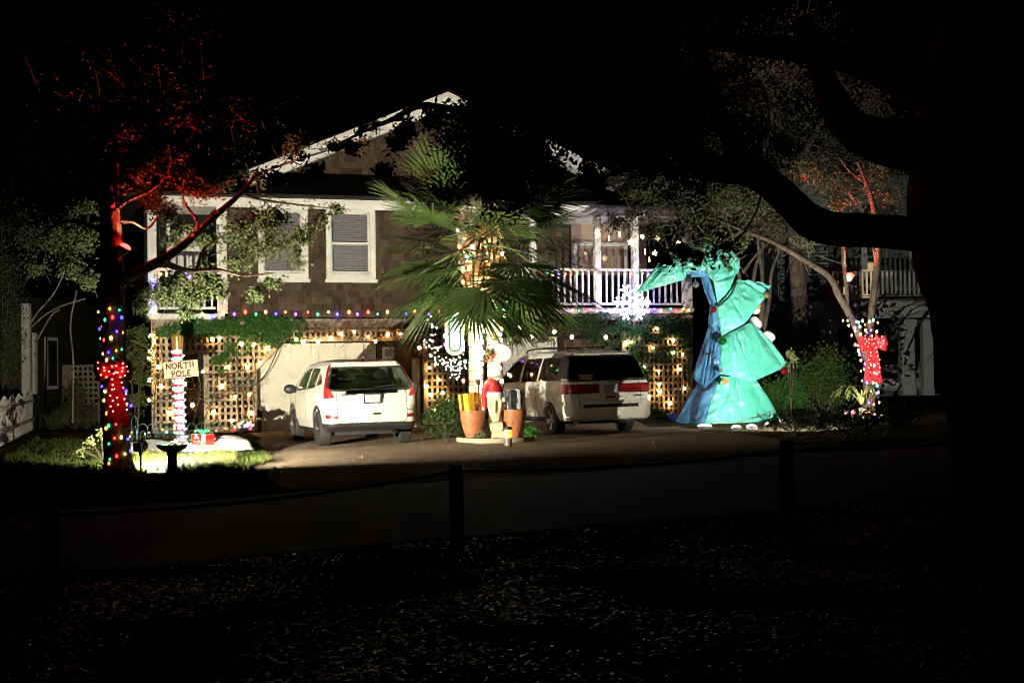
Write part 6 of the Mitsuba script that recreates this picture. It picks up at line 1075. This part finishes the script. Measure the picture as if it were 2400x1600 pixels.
# bollard posts and their rope
dif('post_wood', proc(lambda p, n, uv: mix((.035, .028, .022), (.09, .075, .06), fbm(p.x * 20, p.y * 20, p.z * 3, 3)))); tops = []
for (xb, yb, xt, yt, w, lb) in ((1071, 1281, 1069, 1090, .115, 'dark square wooden bollard post near the middle of the near verge'), (1846, 1190, 1843, 1031, .13, 'dark square wooden bollard post on the right of the near verge'), (112, 1385, 120, 1130, .11, 'barely visible wooden bollard post at the far left')):
    b = gnd(xb, yb); tp_ = at(xt, yt, b[1]); t = thing('bollard_post', lb, 'bollard', 'rope-linked bollard posts'); ax_ = tp_ - b
    put('post', MB().bar(b - ax_ * .1, tp_ - ax_ * .05, w, w, up=(0, 1, 0)).bar(tp_ - ax_ * .05, tp_, w * .88, w * .88, up=(0, 1, 0)), 'post_wood', t); tops.append((b, tp_))
rpz = lambda i, f_: tops[i][0] + (tops[i][1] - tops[i][0]) * f_
t = thing('bollard_rope', 'dark cable slung between the bollard posts', 'rope'); ext_r = rpz(1, .85) + (rpz(1, .85) - rpz(0, .93)) * 1.0
def sag(a, b, s): u = np.linspace(0, 1, 20)[:, None]; return a + (b - a) * u - np.array([0, 0, 1]) * 4 * s * u * (1 - u)
put('span', MB().tube(sag(rpz(2, .7), rpz(0, .93), .06), .016, 6), 'black_iron', t); put('span', MB().tube(sag(rpz(0, .93), rpz(1, .85), .05), .016, 6), 'black_iron', t); put('span', MB().tube(sag(rpz(1, .85), ext_r, .05), .012, 6), 'black_iron', t)
# manhole cover
mc = gnd(1195, 1093); t = thing('manhole_cover', 'round iron cover set in the drive edge in front of the palm', 'manhole cover'); mc[2] = gz(mc[0]) + .012
dif('rusty_iron', (.16, .08, .06)); put('lid', MB().lathe([(.001, .012), (.33, .012), (.34, 0)], 32, mc), 'rusty_iron', t); put('ring', MB().lathe([(.36, 0), (.36, .02), (.42, .02), (.43, 0)], 32, mc), 'rusty_iron', t)
# fallen leaves
def litter(name, label, n, px_poly, L, W, col, mat='leaf_gloss'):
    import shapely
    G = Polygon([gnd(*p)[:2] for p in px_poly]).buffer(0); x0, y0, x1, y1 = G.bounds; q_ = np.column_stack([ro.uniform(x0, x1, n * 4), ro.uniform(y0, y1, n * 4)]); q_ = q_[shapely.contains_xy(G, q_[:, 0], q_[:, 1])][:n]
    q_ = q_[meshkit.fbm(np.column_stack([q_ * 1.1, 0 * q_[:, 0]]), 3, 2) + ro.uniform(-.24, .24, len(q_)) > .58]; n = len(q_); c = np.column_stack([q_, GS * (q_[:, 0] + GX) + ro.uniform(.006, .035, n)])
    d = unit(np.column_stack([ro.normal(size=(n, 2)), ro.normal(0, .13, n)])); s = unit(np.cross(d, np.column_stack([ro.normal(0, .16, (n, 2)), np.ones(n)]))); nn = np.cross(s, d); nn[nn[:, 2] < 0] *= -1
    L = L * ro.uniform(.6, 1.3, (n, 1)); W = W * ro.uniform(.7, 1.3, (n, 1)); v = np.stack([c - d * L / 2, c + s * W / 2 + nn * W * .07, c + d * L / 2, c - s * W / 2 + nn * W * .07], 1).reshape(-1, 3); i = np.arange(n)[:, None] * 4
    t = lab(uniq(name), label, 'fallen leaves', None, 'stuff'); scene[t] = ply((v, np.vstack([i + [0, 1, 2], i + [0, 2, 3]])), mat, False, color=leafcol(n, col, ro, .5, .15))
litter('fallen_leaves', 'dry fallen leaves covering the dark near verge', 40000, [(0, 1360), (400, 1330), (1100, 1265), (1800, 1195), (2350, 1150), (2400, 1250), (2400, 1620), (0, 1620)], .055, .02, (.42, .33, .22))
litter('drive_leaves', 'fallen leaves scattered over the drive and far road edge', 9000, [(640, 1160), (1100, 1125), (1600, 1088), (2250, 1040), (2200, 1015), (1640, 1012), (1250, 1050), (600, 1080)], .06, .025, (.3, .2, .13))
grass('verge_grass', 9000, [(0, 1350), (700, 1305), (1500, 1232), (2300, 1160), (2300, 1200), (1500, 1300), (600, 1400), (0, 1450)], .03, (.05, .06, .025), 'short dark grass along the near road edge', ro)
# ------------------------------------------------------------------ the left floodlight
flood('dark floodlight on a stake beside the left oak trunk, aimed at the house', gnd(330, 1112), hp(3.0, 0, 1.6), np.array([1, .92, .7]) * 740, .42, 62, 14, 7.0)
